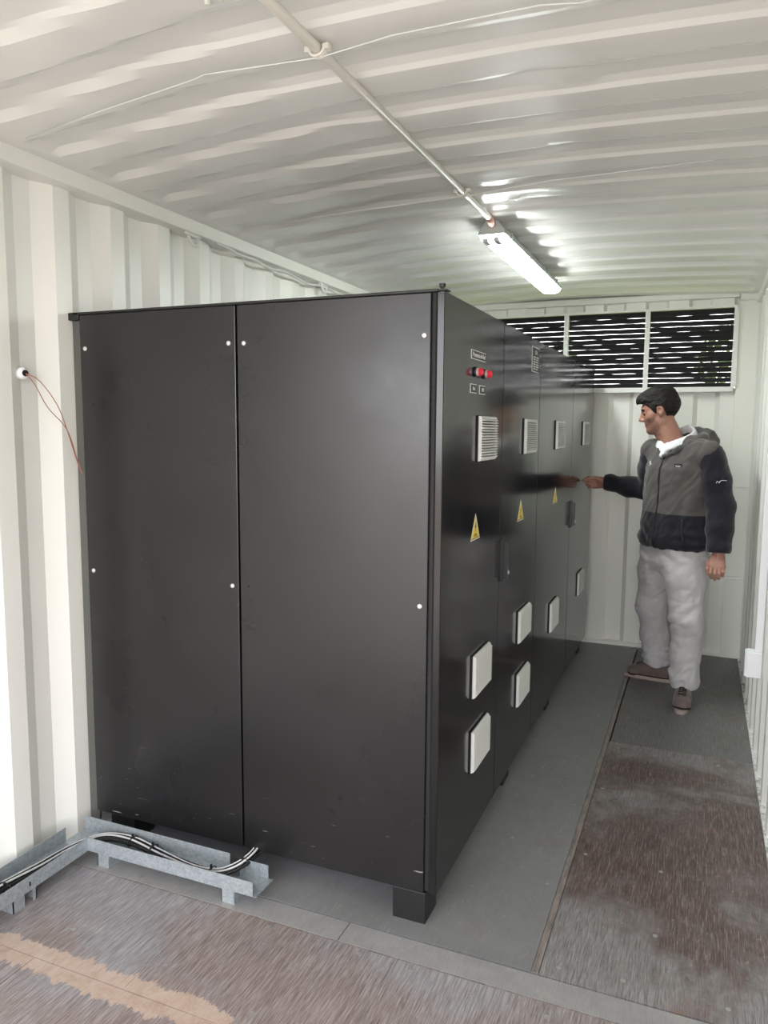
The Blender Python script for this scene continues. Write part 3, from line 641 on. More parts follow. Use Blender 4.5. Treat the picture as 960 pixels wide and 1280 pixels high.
# ------------------------------------------------------------------ signed-distance modelling for the person
class Vol:
    def __init__(s, lo, hi, h):
        s.lo = np.array(lo, np.float32); s.h = h; s.n = np.ceil((np.array(hi)-s.lo)/h).astype(int)+1
        s.D = np.full(s.n, 1.0, np.float32)
    def grid(s, lo, hi):
        a = np.clip(np.floor((np.array(lo)-s.lo)/s.h).astype(int), 0, s.n-1); b = np.clip(np.ceil((np.array(hi)-s.lo)/s.h).astype(int)+1, 1, s.n)
        ax = [s.lo[i] + s.h*np.arange(a[i], b[i], dtype=np.float32) for i in range(3)]
        X, Y, Z = np.meshgrid(*ax, indexing='ij'); return (slice(a[0], b[0]), slice(a[1], b[1]), slice(a[2], b[2])), np.stack([X, Y, Z], -1)
    def add(s, prim, k=.01):
        f, lo, hi = prim; pad = k+.02
        sl, P = s.grid(np.array(lo)-pad, np.array(hi)+pad)
        if 0 in P.shape: return
        d = f(P).astype(np.float32); o = s.D[sl]
        h = np.maximum(k-np.abs(d-o), 0)/max(k, 1e-6); s.D[sl] = np.minimum(d, o) - h*h*k*.25
    def sub(s, prim, k=.004):
        f, lo, hi = prim; pad = .03
        sl, P = s.grid(np.array(lo)-pad, np.array(hi)+pad)
        if 0 in P.shape: return
        d = -f(P).astype(np.float32); o = s.D[sl]
        h = np.maximum(k-np.abs(d-o), 0)/max(k, 1e-6); s.D[sl] = np.maximum(d, o) + h*h*k*.25
    def disp(s, fn):
        X = s.grid(s.lo, s.lo+s.h*s.n)[1]; s.D += fn(X).astype(np.float32)
    def mesh(s, name):
        D = s.D; D = np.pad(D, 1, constant_values=1.0); sg = D < 0
        c = [(i, j, k) for i in (0, 1) for j in (0, 1) for k in (0, 1)]; nx, ny, nz = np.array(D.shape)-1
        cnt = sum(sg[i:i+nx, j:j+ny, k:k+nz].astype(np.int8) for i, j, k in c); act = (cnt > 0) & (cnt < 8)
        I = np.argwhere(act); idx = -np.ones(act.shape, np.int64); idx[act] = np.arange(len(I))
        acc = np.zeros((len(I), 3)); num = np.zeros(len(I))
        for a in range(3):
            for u in (0, 1):
                for v in (0, 1):
                    o0 = [0, 0, 0]; o1 = [0, 0, 0]; b, e = [q for q in range(3) if q != a]; o0[b] = o1[b] = u; o0[e] = o1[e] = v; o1[a] = 1
                    d0 = D[tuple((I+o0).T)]; d1 = D[tuple((I+o1).T)]; m = (d0 < 0) != (d1 < 0)
                    t = d0/np.where(m, d0-d1, 1); p = np.tile(np.array(o0, float), (len(I), 1)); p[:, a] = t
                    acc[m] += p[m]; num[m] += 1
        V = (I + acc/num[:, None] - 1)*s.h + s.lo
        F = []
        for a in range(3):
            b, e = (a+1) % 3, (a+2) % 3
            sl0 = [slice(None)]*3; sl1 = [slice(None)]*3; sl0[a] = slice(0, -1); sl1[a] = slice(1, None)
            s0 = sg[tuple(sl0)]; s1 = sg[tuple(sl1)]; E_ = np.argwhere(s0 != s1)
            E_ = E_[(E_[:, b] > 0) & (E_[:, e] > 0)]
            eb = np.zeros(3, int); eb[b] = 1; ee = np.zeros(3, int); ee[e] = 1
            q = [idx[tuple((E_-x).T)] for x in (eb+ee, ee, 0*eb, eb)]; q = np.stack(q, 1)
            fl = s0[tuple(E_.T)]; q[~fl] = q[~fl][:, ::-1]; F.append(q)
        F = np.concatenate(F); F = F[(F >= 0).all(1)]
        # light smoothing
        ed = np.concatenate([F[:, [0, 1]], F[:, [1, 2]], F[:, [2, 3]], F[:, [3, 0]]])
        for _ in range(2):
            sm = np.zeros_like(V); n_ = np.zeros(len(V)); np.add.at(sm, ed[:, 0], V[ed[:, 1]]); np.add.at(n_, ed[:, 0], 1)
            V = V*.5 + .5*sm/np.maximum(n_, 1)[:, None]
        me = bpy.data.meshes.new(name); me.vertices.add(len(V)); me.vertices.foreach_set('co', V.astype(np.float32).ravel())
        me.loops.add(F.size); me.loops.foreach_set('vertex_index', F.astype(np.int32).ravel()); me.polygons.add(len(F))
        me.polygons.foreach_set('loop_start', np.arange(0, F.size, 4, dtype=np.int32)); me.polygons.foreach_set('loop_total', np.full(len(F), 4, np.int32))
        me.update(calc_edges=True); me.validate(); s.V = V; s.F = F
        return me
def rc(a, b, r1, r2=None, fr=None):
    """tapered capsule; fr=(origin, 3x3 rows=axes) to give a, b in a local frame"""
    a = np.array(a, float); b = np.array(b, float); r2 = r1 if r2 is None else r2
    if fr is not None: a = fr[0]+a@fr[1]; b = fr[0]+b@fr[1]
    m = max(r1, r2)
    def f(P):
        ab = b-a; t = np.clip(((P-a)@ab)/max(ab@ab, 1e-9), 0, 1); return np.linalg.norm(P-a-t[..., None]*ab, axis=-1) - (r1+(r2-r1)*t)
    return f, np.minimum(a, b)-m, np.maximum(a, b)+m
def el(c, r, fr=None, rot=None):
    c = np.array(c, float); R = np.eye(3)
    if fr is not None: c = fr[0]+c@fr[1]; R = fr[1]
    if rot is not None: R = rot@R
    r = np.array(r, float); m = max(r)
    def f(P):
        q = (P-c)@R.T; k0 = np.linalg.norm(q/r, axis=-1); k1 = np.linalg.norm(q/(r*r), axis=-1); return k0*(k0-1)/np.maximum(k1, 1e-6)
    return f, c-m, c+m
def column(tab, fr, pw=2.0, caps=True):
    """tab rows: z, cr, cf, a, b in frame fr (right, forward, up)"""
    T_ = np.array(tab, float); T_ = T_[np.argsort(T_[:, 0])]; O, R = fr; m = T_[:, 3:].max()+np.abs(T_[:, 1:3]).max()
    def f(P):
        q = (P-O)@R.T; z = q[..., 2]; g = [np.interp(z, T_[:, 0], T_[:, i]) for i in range(1, 5)]
        u = np.abs((q[..., 0]-g[0])/g[2]); v = np.abs((q[..., 1]-g[1])/g[3])
        k = (u**pw+v**pw)**(1/pw); d = (k-1)*np.minimum(g[2], g[3])
        return np.maximum(d, np.maximum(T_[0, 0]-z, z-T_[-1, 0]))
    lo = O+np.array([-m, -m, T_[0, 0]]); hi = O+np.array([m, m, T_[-1, 0]]); return f, lo, hi
def wav(P, d, fq, ph=0):
    d = np.array(d, float); return np.sin((P@d)*fq+ph)
def N3(P, sc):
    a = wav(P, (1, .3, .2), sc, 1)+wav(P, (-.3, 1, .4), sc*1.3, 2)+wav(P, (.2, -.5, 1), sc*.9, 3)
    b = wav(P, (.7, .7, -.5), sc*1.9, 4)+wav(P, (-.8, .4, .6), sc*2.3, .5)
    return (np.sin(a*1.7+b)+.6*np.sin(b*1.5+a*.8))/1.6
def frame(o, f, u=(0, 0, 1)):
    f = np.array(f, float); f /= np.linalg.norm(f); u = np.array(u, float); r = np.cross(f, u); r /= np.linalg.norm(r); u = np.cross(r, f)
    return np.array(o, float), np.stack([r, f, u])
A3 = np.array
PC = A3([1.945, 4.70, 0.]); th = math.radians(40)
BF = frame(PC, (-math.sin(th), -math.cos(th), 0))                       # body frame: right, forward, up
HO = A3([1.820, 4.715, 1.668]); hp = math.radians(14)
_f = A3([-math.cos(hp), -.06, -math.sin(hp)]); HF_ = frame(HO, _f); HF = (HF_[0], np.stack([HF_[1][1], -HF_[1][0], HF_[1][2]]))   # forward, left, up
shR, elR, wrR = A3([1.785, 4.835, 1.435]), A3([1.765, 4.955, 1.195]), A3([1.515, 4.985, 1.226])
shL, elL, wrL = A3([2.093, 4.590, 1.430]), A3([2.168, 4.565, 1.140]), A3([2.170, 4.500, .905])
hipR, knR, anR = A3([1.868, 4.800, .90]), A3([1.822, 4.845, .49]), A3([1.862, 4.915, .10])
hipL, knL, anL = A3([1.995, 4.665, .90]), A3([2.025, 4.585, .49]), A3([2.028, 4.600, .10])
person = thing('person', 'man in a grey and navy hooded jacket and light trousers touching the far cabinet door', 'person', (1.95, 4.70, 0))
# ---- body: one continuous skin
v = Vol((1.34, 4.30, 0.0), (2.28, 5.06, 1.83), .0042)
v.add(column([(.86, 0, 0, .150, .105), (1.05, 0, 0, .145, .10), (1.30, 0, 0, .155, .10), (1.42, 0, -.01, .12, .075), (1.47, 0, -.01, .07, .055)], BF), .03)
for a, b_, r1, r2 in ((shR, elR, .048, .038), (elR, wrR, .038, .027), (shL, elL, .048, .038), (elL, wrL, .038, .027), (hipR, knR, .080, .055), (knR, anR+A3([.022, .003, .02]), .052, .030), (hipL, knL, .080, .055), (knL, anL+A3([0, .01, .02]), .052, .030)):
    v.add(rc(a, b_, r1, r2), .03)
v.add(rc(shR, shL, .05, .05), .03)
for an, toe in ((anR, (1.74, 4.955, .045)), (anL, (2.022, 4.46, .045))): v.add(rc(an+A3([0.012, 0, -.045]), toe, .018, .014), .012)
# head in its frame (forward, left, up)
nb = A3([1.915, 4.715, 1.46])
v.add(rc(nb, HO+A3([-.008, .0, -.06])+A3([.035, 0, 0]), .066, .060), .03)
v.add(rc(nb+A3([-.02, -.01, .03]), HO+A3([-.02, 0, -.055]), .052, .050), .03)
H = lambda p: p
v.add(el((-.012, 0, .030), (.099, .077, .090), HF), .02)
v.add(el((.030, 0, -.020), (.062, .062, .085), HF), .03)
v.add(rc((.000, .050, -.055), (.068, .016, -.098), .022, .020, HF), .022); v.add(rc((.000, -.050, -.055), (.068, -.016, -.098), .022, .020, HF), .022)
v.add(rc((.071, -.012, -.100), (.071, .012, -.100), .019, .019, HF), .015)
v.add(rc((.080, -.030, .030), (.080, .030, .030), .013, .013, HF), .016)
v.add(rc((.055, .050, -.022), (.048, .056, -.012), .018, .016, HF), .02); v.add(rc((.055, -.050, -.022), (.048, -.056, -.012), .018, .016, HF), .02)
for sy in (-1, 1): v.sub(el((.103, sy*.031, .004), (.018, .017, .012), HF), .012)
for sy in (-1, 1): v.add(rc((.086, sy*.021, .0085), (.081, sy*.043, .007), .0065, .0060, HF), .005)
v.add(rc((.088, 0, .016), (.112, 0, -.026), .0085, .0115, HF), .010); v.add(rc((.100, -.011, -.032), (.100, .011, -.032), .0085, .0085, HF), .007)
v.add(rc((.087, -.019, -.060), (.087, .019, -.060), .0072, .0072, HF), .006); v.add(rc((.086, -.016, -.070), (.086, .016, -.070), .0080, .0080, HF), .006)
v.sub(rc((.0985, -.022, -.0648), (.0985, .022, -.0648), .0022, .0022, HF), .003)
for sy in (-1, 1):
    v.add(el((-.004, sy*.081, .000), (.020, .010, .032), HF), .005); v.add(rc((.0, sy*.078, -.024), (.003, sy*.074, -.032), .008, .006, HF), .006)
    v.sub(el((.001, sy*.088, .004), (.009, .007, .015), HF), .004)
# right hand: thumb side up, pinching at the door
v.add(rc(wrR, (1.475, 4.990, 1.228), .026, .026), .02)
for z, w_ in ((1.250, .0150), (1.232, .0155), (1.212, .0150), (1.196, .0135)): v.add(rc((1.485, 4.990, 1.222+(z-1.222)*.75), (1.428, 4.992, z), .0155, w_), .010)
FN = [[(1.428, 4.990, 1.250), (1.398, 4.972, 1.254), (1.380, 4.957, 1.245), (1.3655, 4.950, 1.236)],
      [(1.426, 4.992, 1.232), (1.392, 4.975, 1.232), (1.386, 4.953, 1.229), (1.403, 4.944, 1.227)],
      [(1.427, 4.990, 1.213), (1.396, 4.976, 1.211), (1.392, 4.955, 1.210), (1.411, 4.946, 1.210)],
      [(1.432, 4.988, 1.196), (1.406, 4.976, 1.193), (1.403, 4.958, 1.192), (1.420, 4.950, 1.194)]]
for fi, rr in zip(FN, (.0088, .0092, .0088, .0080)):
    for a, b_, s1, s2 in zip(fi, fi[1:], (1.05, .98, .92), (.98, .92, .82)): v.add(rc(a, b_, rr*s1, rr*s2), .004)
for a, b_, r1, r2 in (((1.485, 4.978, 1.238), (1.442, 4.957, 1.254), .015, .0125), ((1.442, 4.957, 1.254), (1.402, 4.944, 1.251), .0115, .0105), ((1.402, 4.944, 1.251), (1.374, 4.940, 1.240), .0105, .0088)): v.add(rc(a, b_, r1, r2), .006)
# left hand hanging, fingers curled
v.add(rc(wrL, (2.168, 4.488, .872), .028, .027), .02)
for x, r_ in ((2.137, .0150), (2.158, .0160), (2.178, .0155), (2.196, .0140)): v.add(rc((2.168+(x-2.168)*.7, 4.488, .875), (x, 4.462, .822), .0160, r_), .010)
FL = [[(2.137, 4.462, .820), (2.134, 4.442, .789), (2.137, 4.450, .767), (2.140, 4.468, .757)],
      [(2.158, 4.460, .818), (2.157, 4.437, .784), (2.158, 4.445, .760), (2.158, 4.465, .750)],
      [(2.178, 4.462, .820), (2.178, 4.440, .788), (2.177, 4.448, .765), (2.176, 4.468, .756)],
      [(2.196, 4.465, .824), (2.197, 4.446, .797), (2.196, 4.453, .778), (2.194, 4.470, .771)]]
for fi, rr in zip(FL, (.0092, .0096, .0092, .0082)):
    for a, b_, s1, s2 in zip(fi, fi[1:], (1.08, 1.0, .94), (1.0, .94, .84)): v.add(rc(a, b_, rr*s1, rr*s2), .003)
for a, b_, r1, r2 in (((2.146, 4.492, .868), (2.122, 4.480, .835), .016, .0125), ((2.122, 4.480, .835), (2.117, 4.470, .805), .0120, .0108), ((2.117, 4.470, .805), (2.122, 4.464, .780), .0108, .0088)): v.add(rc(a, b_, r1, r2), .006)
me = v.mesh('body')
Vn = v.V; cen = Vn[v.F].mean(1); loc = (cen-HO)@HF[1].T
mi = np.zeros(len(cen), np.int32)
st = (loc[:, 2] < -.028-.35*np.maximum(loc[:, 0]-.04, 0)*0) & (loc[:, 2] > -.14) & (loc[:, 0] > .02) & (loc[:, 0]+loc[:, 2]*-.55 > .055) & (np.linalg.norm(loc-A3([.10, 0, -.03]), axis=1) > .028)
mi[st] = 1
lp = (np.abs(loc[:, 2]+.065) < .011) & (loc[:, 0] > .086) & (np.abs(loc[:, 1]) < .024); mi[lp] = 2
if len(mi) == len(me.polygons): me.polygons.foreach_set('material_index', mi)
body = obj('body', me, [M['skin'], M['stubble'], M['lip']], person, smooth=True)
for sy in (-1, 1):
    p = HO+A3([.0815, sy*.031, .001])@HF[1]; q = HO+A3([.0945, sy*.031, .001])@HF[1]
    bm = bmesh.new(); bmesh.ops.create_uvsphere(bm, u_segments=14, v_segments=10, radius=.0098, matrix=Matrix.Translation(p))
    e = obj('eye', bm, M['eye'], body, smooth=True)
    bm = bmesh.new()
    for t in np.linspace(-1, 1, 6)[:-1]:
        a = HO+A3([.094-.012*abs(t)**2, sy*(.031+.019*t*sy*sy), .028-.003*t*t])@HF[1]; b_ = HO+A3([.094-.012*abs(t+.4)**2, sy*(.031+.019*(t+.4)), .028-.003*(t+.4)**2])@HF[1]
        tube(bm, [a, b_], .0038, 8)
    obj('eyebrow', bm, M['hair'], body, smooth=True)
# ---- hair
v = Vol(HO-.17, HO+.19, .0035)
v.add(el((-.014, 0, .036), (.110, .087, .098), HF), .0)
v.add(el((.040, 0, .088), (.066, .062, .042), HF), .03); v.add(el((-.02, 0, .10), (.08, .066, .04), HF), .03)
v.add(el((.082, 0, .080), (.032, .048, .026), HF), .02)
v.disp(lambda P: .0022*N3((P-HO)@HF[1].T*A3([.5, 1.8, 1.2]), 120)+.0014*N3(P, 45))
X = v.grid(v.lo, v.lo+v.h*v.n)[1]; L = (X-HO)@HF[1].T; lx, ly, lz = L[..., 0], np.abs(L[..., 1]), L[..., 2]
line = np.interp(lx, [-.13, -.06, -.034, -.022, .012, .018, .034, .044, .06, .075, .10, .13], [-.078, -.072, -.045, .022, .028, -.012, -.010, .024, .040, .060, .066, .058])
line = np.where((ly < .045) & (lx > .05), np.maximum(line, .058), line)
v.D = np.maximum(v.D, (line-lz)*.8).astype(np.float32)
obj('hair', v.mesh('hair'), M['hair'], person, smooth=True)
# ---- shirt
v = Vol(PC+A3([-.26, -.26, 1.30]), PC+A3([.26, .26, 1.66]), .0045)
neckc = lambda t: t
def ringpts(rx, ry, z0, z1, cf, n=14):
    out = []
    for k in range(n+1):
        a = math.pi*(-.5+2*k/n) if False else 0
    return out
CN = frame(PC+A3([-.020, .012, 0]), BF[1][1])    # collar frame around the neck
def cr(az, r, z): return (r*math.sin(az), r*math.cos(az), z)
prev = None
v.add(column([(1.32, 0, 0, .15, .118), (1.42, 0, .0, .12, .085), (1.455, 0, -.005, .085, .070)], BF), .02)
v.add(rc((-.012, .078, 1.462), (0, .118, 1.415), .030, .016, CN), .015)
for k in range(25):
    az = math.radians(9+342*k/24); t = abs(az-math.pi)/math.pi
    t = 1-t; z = 1.470+.115*t**.9; r = .098-.014*t
    p = CN[0]+A3(cr(az, r, z))@CN[1]; q = CN[0]+A3(cr(az, r+.014, z-.034))@CN[1]
    if prev is not None:
        for s in (0, .2, .4, .6, .8, 1): v.add(rc(prev[0]*(1-s)+prev[1]*s, p*(1-s)+q*s, .0075), .008)
    prev = (p, q)
obj('shirt', v.mesh('shirt'), M['shirt'], person, smooth=True)
# ---- hooded jacket
v = Vol((1.62, 4.42, .86), (2.26, 5.02, 1.60), .0055)
v.add(column([(.885, 0, .0, .205, .150), (.90, 0, .0, .222, .162), (.93, 0, .0, .232, .172), (1.00, 0, .0, .226, .168), (1.10, 0, 0, .212, .158), (1.22, 0, 0, .208, .150), (1.34, 0, -.002, .205, .142), (1.42, 0, -.010, .190, .118), (1.47, 0, -.015, .150, .095), (1.52, 0, -.020, .095, .085), (1.535, 0, -.02, .08, .075)], BF, 2.3), .03)
v.add(rc(shR+A3([.02, -.02, .0]), shL+A3([-.03, .02, .0]), .064, .070), .04)
v.add(rc(shR, shR+(elR-shR)*.15, .064, .062), .03); v.add(rc(shL+A3([-.01, .01, .0]), shL, .074, .074), .03)
# neckline opening: a slanted plug around the neck plus the open V at the zip
v.sub(el((.0, .02, 1.545), (.098, .108, .095), CN), .01)
v.sub(el((.0, .105, 1.495), (.036, .06, .085), CN), .01)
v.disp(lambda P: .0045*N3(P*A3([1, 1, .6]), 17)+.0022*N3(P, 42)+.004*np.sin(P[..., 2]*75+3*N3(P, 9))*np.exp(-((P[..., 2]-.97)/.05)**2))
me = v.mesh('jacket'); cen = v.V[v.F].mean(1); lb = (cen-PC)@BF[1].T
mi = (cen[:, 2] < 1.088).astype(np.int32)
if len(mi) == len(me.polygons): me.polygons.foreach_set('material_index', mi)
jk = obj('hooded_jacket', me, [M['jgrey'], M['jnavy']], person, smooth=True)
def surf(vol, r, z, lo=.0, hi=.30):
    """front surface point of a volume at body-right r and height z"""
    for f in np.linspace(hi, lo, 400):
        p = PC+A3([r, f, z])@BF[1]; i = np.round((p-vol.lo)/vol.h).astype(int)
        if (i >= 0).all() and (i < vol.n).all() and vol.D[tuple(i)] < 0: return p
    return PC+A3([r, .15, z])@BF[1]
Fw = BF[1][1]; Rt = BF[1][0]
bm = bmesh.new(); tube(bm, [surf(v, .012, z)+Fw*.0015 for z in np.linspace(.893, 1.415, 30)], .0058, 6)
obj('zip', bm, M['zip'], jk, smooth=True)
bm = bmesh.new(); tube(bm, smoothpath([surf(v, -.150, 1.065, 0, .3)+Fw*.001, surf(v, -.152, 1.00)+Fw*.001, surf(v, -.165, .94)+Fw*.001, surf(v, -.168, .91)+Fw*.001], 5), .0065, 6); obj('pocket_zip', bm, M['zip'], jk, smooth=True)
# chest badge (dark plate with pale letters) and small white figure on the other side
def patch(r, z, w_, h_, d=.0015, m=None, name='badge', lift=.003):
    p = surf(v, r, z)+Fw*lift; bm = bmesh.new()
    # local surface normal in plan
    a = surf(v, r-.02, z); b_ = surf(v, r+.02, z); t = (b_-a); t /= np.linalg.norm(t); n = np.cross(t, A3([0, 0, 1.])); n = -n if n@Fw < 0 else n
    vs = []
    for dd in (0, d):
        for sx, sz in ((-1, -1), (1, -1), (1, 1), (-1, 1)): vs.append(bm.verts.new(p+t*sx*w_/2+A3([0, 0, 1.])*sz*h_/2+n*dd))
    for f_ in ((0, 3, 2, 1), (4, 5, 6, 7), (0, 1, 5, 4), (1, 2, 6, 5), (2, 3, 7, 6), (3, 0, 4, 7)): bm.faces.new([vs[i] for i in f_])
    return bm, p+n*d, t, n
bm, p, t, n = patch(-.098, 1.362, .046, .020)
obj('chest_badge', bm, M['zip'], jk)
bm = bmesh.new()
for j, (u0, u1, z_) in enumerate(((-.016, -.006, .0), (-.003, .006, .001), (.009, .016, -.001), (-.010, .010, -.006))):
    P_ = [p+n*.001-t*u0+A3([0, 0, z_]), p+n*.001-t*u1+A3([0, 0, z_])]; tube(bm, P_, .0014, 6)
obj('badge_lettering', bm, M['shirt'], jk)
p = surf(v, .105, 1.362)+Fw*.003; bm = bmesh.new()
tube(bm, [p+A3([0, 0, .020]), p+A3([0, 0, .005])+Rt*.002, p+A3([0, 0, -.014])+Rt*.003], [.0015, .005, .002], 8); tube(bm, [p+Rt*.012-A3([0, 0, .010]), p-Rt*.010+A3([0, 0, .002])], [.002, .003], 8)
tube(bm, [p-A3([0, 0, .014]), p-Rt*.008-A3([0, 0, .018])], [.003, .002], 8)
obj('white_emblem', bm, M['shirt'], jk, smooth=True)
VJ = v
# sleeves
def sleeve(pts, rad, fq):
    P_ = A3(pts); lo = P_.min(0)-.11; hi = P_.max(0)+.11; v = Vol(lo, hi, .0050)
    for a, b_, r1, r2 in zip(P_, P_[1:], rad, rad[1:]): v.add(rc(a, b_, r1, r2), .035)
    ax = (P_[-1]-P_[0]); ax /= np.linalg.norm(ax)
    v.disp(lambda P: .0020*N3(P, 26)+.0022*(1-np.abs(np.sin((P@ax)*fq*.35+1.6*N3(P, 9))))**3)
    e = P_[-1]; d = e-P_[-2]; d /= np.linalg.norm(d)
    X = v.grid(v.lo, v.lo+v.h*v.n)[1]; v.D = np.maximum(v.D, ((X-e)@d)).astype(np.float32)
    return v
v = sleeve([shL+A3([.014, -.004, -.018]), shL*.5+elL*.5+A3([.006, 0, 0]), elL+A3([.0, 0, 0]), elL*.5+wrL*.5, wrL+A3([0, .004, .012]), wrL+A3([0, 0, -.012])], [.077, .078, .074, .067, .057, .050], 60)
sl = obj('sleeve', v.mesh('sleeve'), M['jnavy'], jk, smooth=True)
# wavy mark on the hanging sleeve, facing the camera
bm = bmesh.new()
def sdfproj(v, x, z):
    for y in np.linspace(v.lo[1], v.lo[1]+v.h*v.n[1], 600):
        i = np.round((A3([x, y, z])-v.lo)/v.h).astype(int)
        if (i >= 0).all() and (i < v.n).all() and v.D[tuple(i)] < 0: return A3([x, y-.003, z])
    return A3([x, 4.5, z])
path = [(2.138, 1.275), (2.143, 1.287), (2.149, 1.282), (2.152, 1.276), (2.158, 1.288), (2.168, 1.291), (2.190, 1.290)]
tube(bm, [sdfproj(v, *q) for q in path], .0018, 6); obj('sleeve_mark', bm, M['shirt'], jk, smooth=True)
v = sleeve([shR+A3([0, .01, -.05]), shR*.5+elR*.5, elR+A3([.0, .0, .0]), elR*.5+wrR*.5+A3([.01, 0, -.006]), wrR+A3([.015, 0, .0]), wrR+A3([-.022, 0, .001])], [.074, .070, .064, .060, .046, .040], 70)
obj('sleeve', v.mesh('sleeve'), M['jnavy'], jk, smooth=True)
# hood lying behind the neck, its edges coming down to the zip
v = Vol(PC+A3([-.27, -.27, 1.33]), PC+A3([.27, .27, 1.66]), .005)
for sgn in (-1, 1):
    P_ = [(sgn*.010, .132, 1.412), (sgn*.058, .100, 1.446), (sgn*.100, .040, 1.484), (sgn*.118, -.035, 1.512), (sgn*.085, -.110, 1.530), (0, -.138, 1.536)]; R_ = [.008, .012, .018, .028, .034, .036]
    for a, b_, r1, r2 in zip(P_, P_[1:], R_, R_[1:]): v.add(rc(a, b_, r1, r2, BF), .03)
v.add(el((.0, -.150, 1.500), (.125, .055, .052), BF), .04); v.add(el((-.05, -.11, 1.485), (.10, .07, .045), BF), .03)
v.sub(el((.0, .02, 1.560), (.096, .104, .098), CN), .008)
v.disp(lambda P: .003*N3(P, 30)+.002*N3(P, 60))
obj('hood', v.mesh('hood'), M['jgrey'], jk, smooth=True)
# ---- trousers
v = Vol((1.66, 4.40, .06), (2.24, 5.08, .96), .0055)
v.add(column([(.74, 0, .0, .150, .105), (.80, 0, 0, .185, .132), (.93, 0, 0, .198, .142), (.95, 0, 0, .195, .14)], BF, 2.3), .05)
for hp_, kn, an, kx in ((hipR, knR, anR, 0), (hipL, knL, anL, 0)):
    mid = hp_*.55+kn*.45; sh = kn*.5+an*.5
    v.add(rc(hp_+A3([0, 0, -.02]), mid, .120, .108), .05); v.add(rc(mid, kn, .108, .088), .05); v.add(rc(kn, sh+A3([0, .02, 0]), .088, .082), .04); v.add(rc(sh+A3([0, .02, 0]), an+A3([0, -.005, .02]), .082, .080), .03)
v.add(rc(anL+A3([0, -.005, .05]), anL+A3([0, -.005, .03]), .084), .01)
def folds(P):
    z = P[..., 2]; n = N3(P*A3([1, 1, 1.3]), 8)
    d = .0030*N3(P*A3([1, 1, .8]), 14)+.0020*N3(P, 40)
    d += .0060*np.sin(z*62+5*n+P[..., 0]*18)*np.exp(-((z-.17)/.09)**2)            # bunching above the shoes
    d += .0045*np.sin(z*48+4*n-P[..., 0]*30)*np.exp(-((z-.50)/.10)**2)            # knee creases
    d += .0040*np.sin(z*30+P[..., 0]*38+3*n)*np.exp(-((z-.80)/.07)**2)            # whiskers at the hips
    for k_, (fx, fz, ph) in enumerate(((30, 26, 1.0), (-24, 34, 2.2), (14, 44, .4))):
        s_ = np.sin(P[..., 0]*fx+P[..., 1]*fx*.6+z*fz*.8+1.3*n+ph); d += .0042*(1-np.abs(s_))**3*np.clip(N3(P*A3([1, 1, .7]), 6+k_)+.4, 0, 1)
    return d
v.disp(folds)
X = v.grid(v.lo, v.lo+v.h*v.n)[1]; v.D = np.maximum(v.D, .088+.02*(X[..., 1] > 4.76)+.006*np.sin(X[..., 0]*60)-X[..., 2]).astype(np.float32)
obj('trousers', v.mesh('trousers'), M['pants'], person, smooth=True)
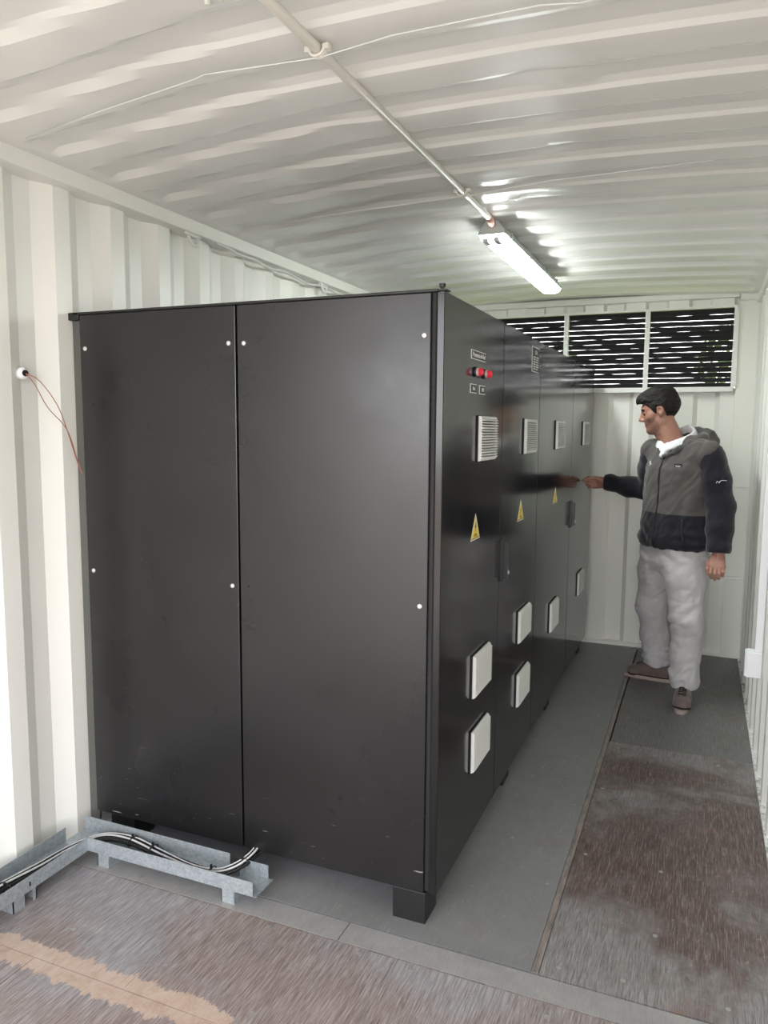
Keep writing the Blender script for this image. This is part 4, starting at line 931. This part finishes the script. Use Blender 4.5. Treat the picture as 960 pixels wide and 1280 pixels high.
# ---- shoes
def shoe(heel, toe):
    heel = A3([*heel, 0.]); toe = A3([*toe, 0.]); L_ = np.linalg.norm(toe-heel); fr = frame((heel+toe)/2, toe-heel)   # right, forward, up
    h = L_/2; v = Vol((heel+toe)/2-A3([.2, .2, .01]), (heel+toe)/2+A3([.2, .2, .17]), .004)
    v.add(rc((0, -h+.045, .050), (0, .02, .052), .040, .040, fr), .03); v.add(rc((0, .02, .050), (.004, h-.055, .036), .042, .037, fr), .03)
    v.add(rc((.012, h-.07, .036), (-.018, h-.062, .034), .034, .034, fr), .02); v.add(rc((0, -h+.065, .07), (0, -h+.08, .115), .040, .040, fr), .03); v.add(rc((0, -h+.09, .088), (0, h-.11, .052), .034, .030, fr), .03)
    v.add(rc((0, -h+.072, .10), (0, -h+.078, .135), .044, .046, fr), .02)
    X = v.grid(v.lo, v.lo+v.h*v.n)[1]; v.D = np.maximum(v.D, .016-X[..., 2]).astype(np.float32)
    me = v.mesh('shoe'); cen = v.V[v.F].mean(1); q = (cen-fr[0])@fr[1].T
    mi = ((q[:, 2] < .030+.012*(q[:, 1] < -.03)*0) & (q[:, 2] > .012)).astype(np.int32)
    mi[(q[:, 2] < .034) & (q[:, 1] > h-.05)] = 1
    if len(mi) == len(me.polygons): me.polygons.foreach_set('material_index', mi)
    s = obj('shoe', me, [M['shoe'], M['lace']], person, smooth=True)
    # sole
    bm = bmesh.new(); O, R = fr; N_ = 28; out = []
    for k in range(N_):
        a = 2*math.pi*k/N_; cy_, sy_ = math.cos(a), math.sin(a); yy = cy_*(h+.002); w_ = .047 if cy_ > 0 else .041; xx = math.copysign(abs(sy_)**.62, sy_)*w_; out.append((xx, yy))
    rings = []
    for z, s_ in ((0.0, .95), (.006, 1.0), (.018, 1.0), (.022, .95)):
        rings.append([bm.verts.new(O+A3([x*s_, y*(.97+.03*s_), z])@R) for x, y in out])
    for a, b_ in zip(rings, rings[1:]):
        for k in range(N_): bm.faces.new((a[k], a[(k+1) % N_], b_[(k+1) % N_], b_[k]))
    bm.faces.new(rings[0][::-1]); bm.faces.new(rings[-1]); obj('sole', bm, M['sole'], s, smooth=False)
    bm = bmesh.new()
    def top(x, y):
        for z in np.linspace(.14, .02, 300):
            p = O+A3([x, y, z])@R; i = np.round((p-v.lo)/v.h).astype(int)
            if v.D[tuple(i)] < 0: return p+A3([0, 0, .002])
        return O+A3([x, y, .05])@R
    for k in range(5):
        y = h-.082-k*.020; tube(bm, [top(-.020, y), top(-.007, y+.006), top(.007, y-.004), top(.020, y-.010)], .0026, 6); tube(bm, [top(.020, y), top(.0, y-.003), top(-.020, y-.010)], .0026, 6)
    obj('laces', bm, M['lace'], s, smooth=True)
shoe((1.955, 4.918), (1.668, 4.972)); shoe((2.032, 4.660), (2.020, 4.368))
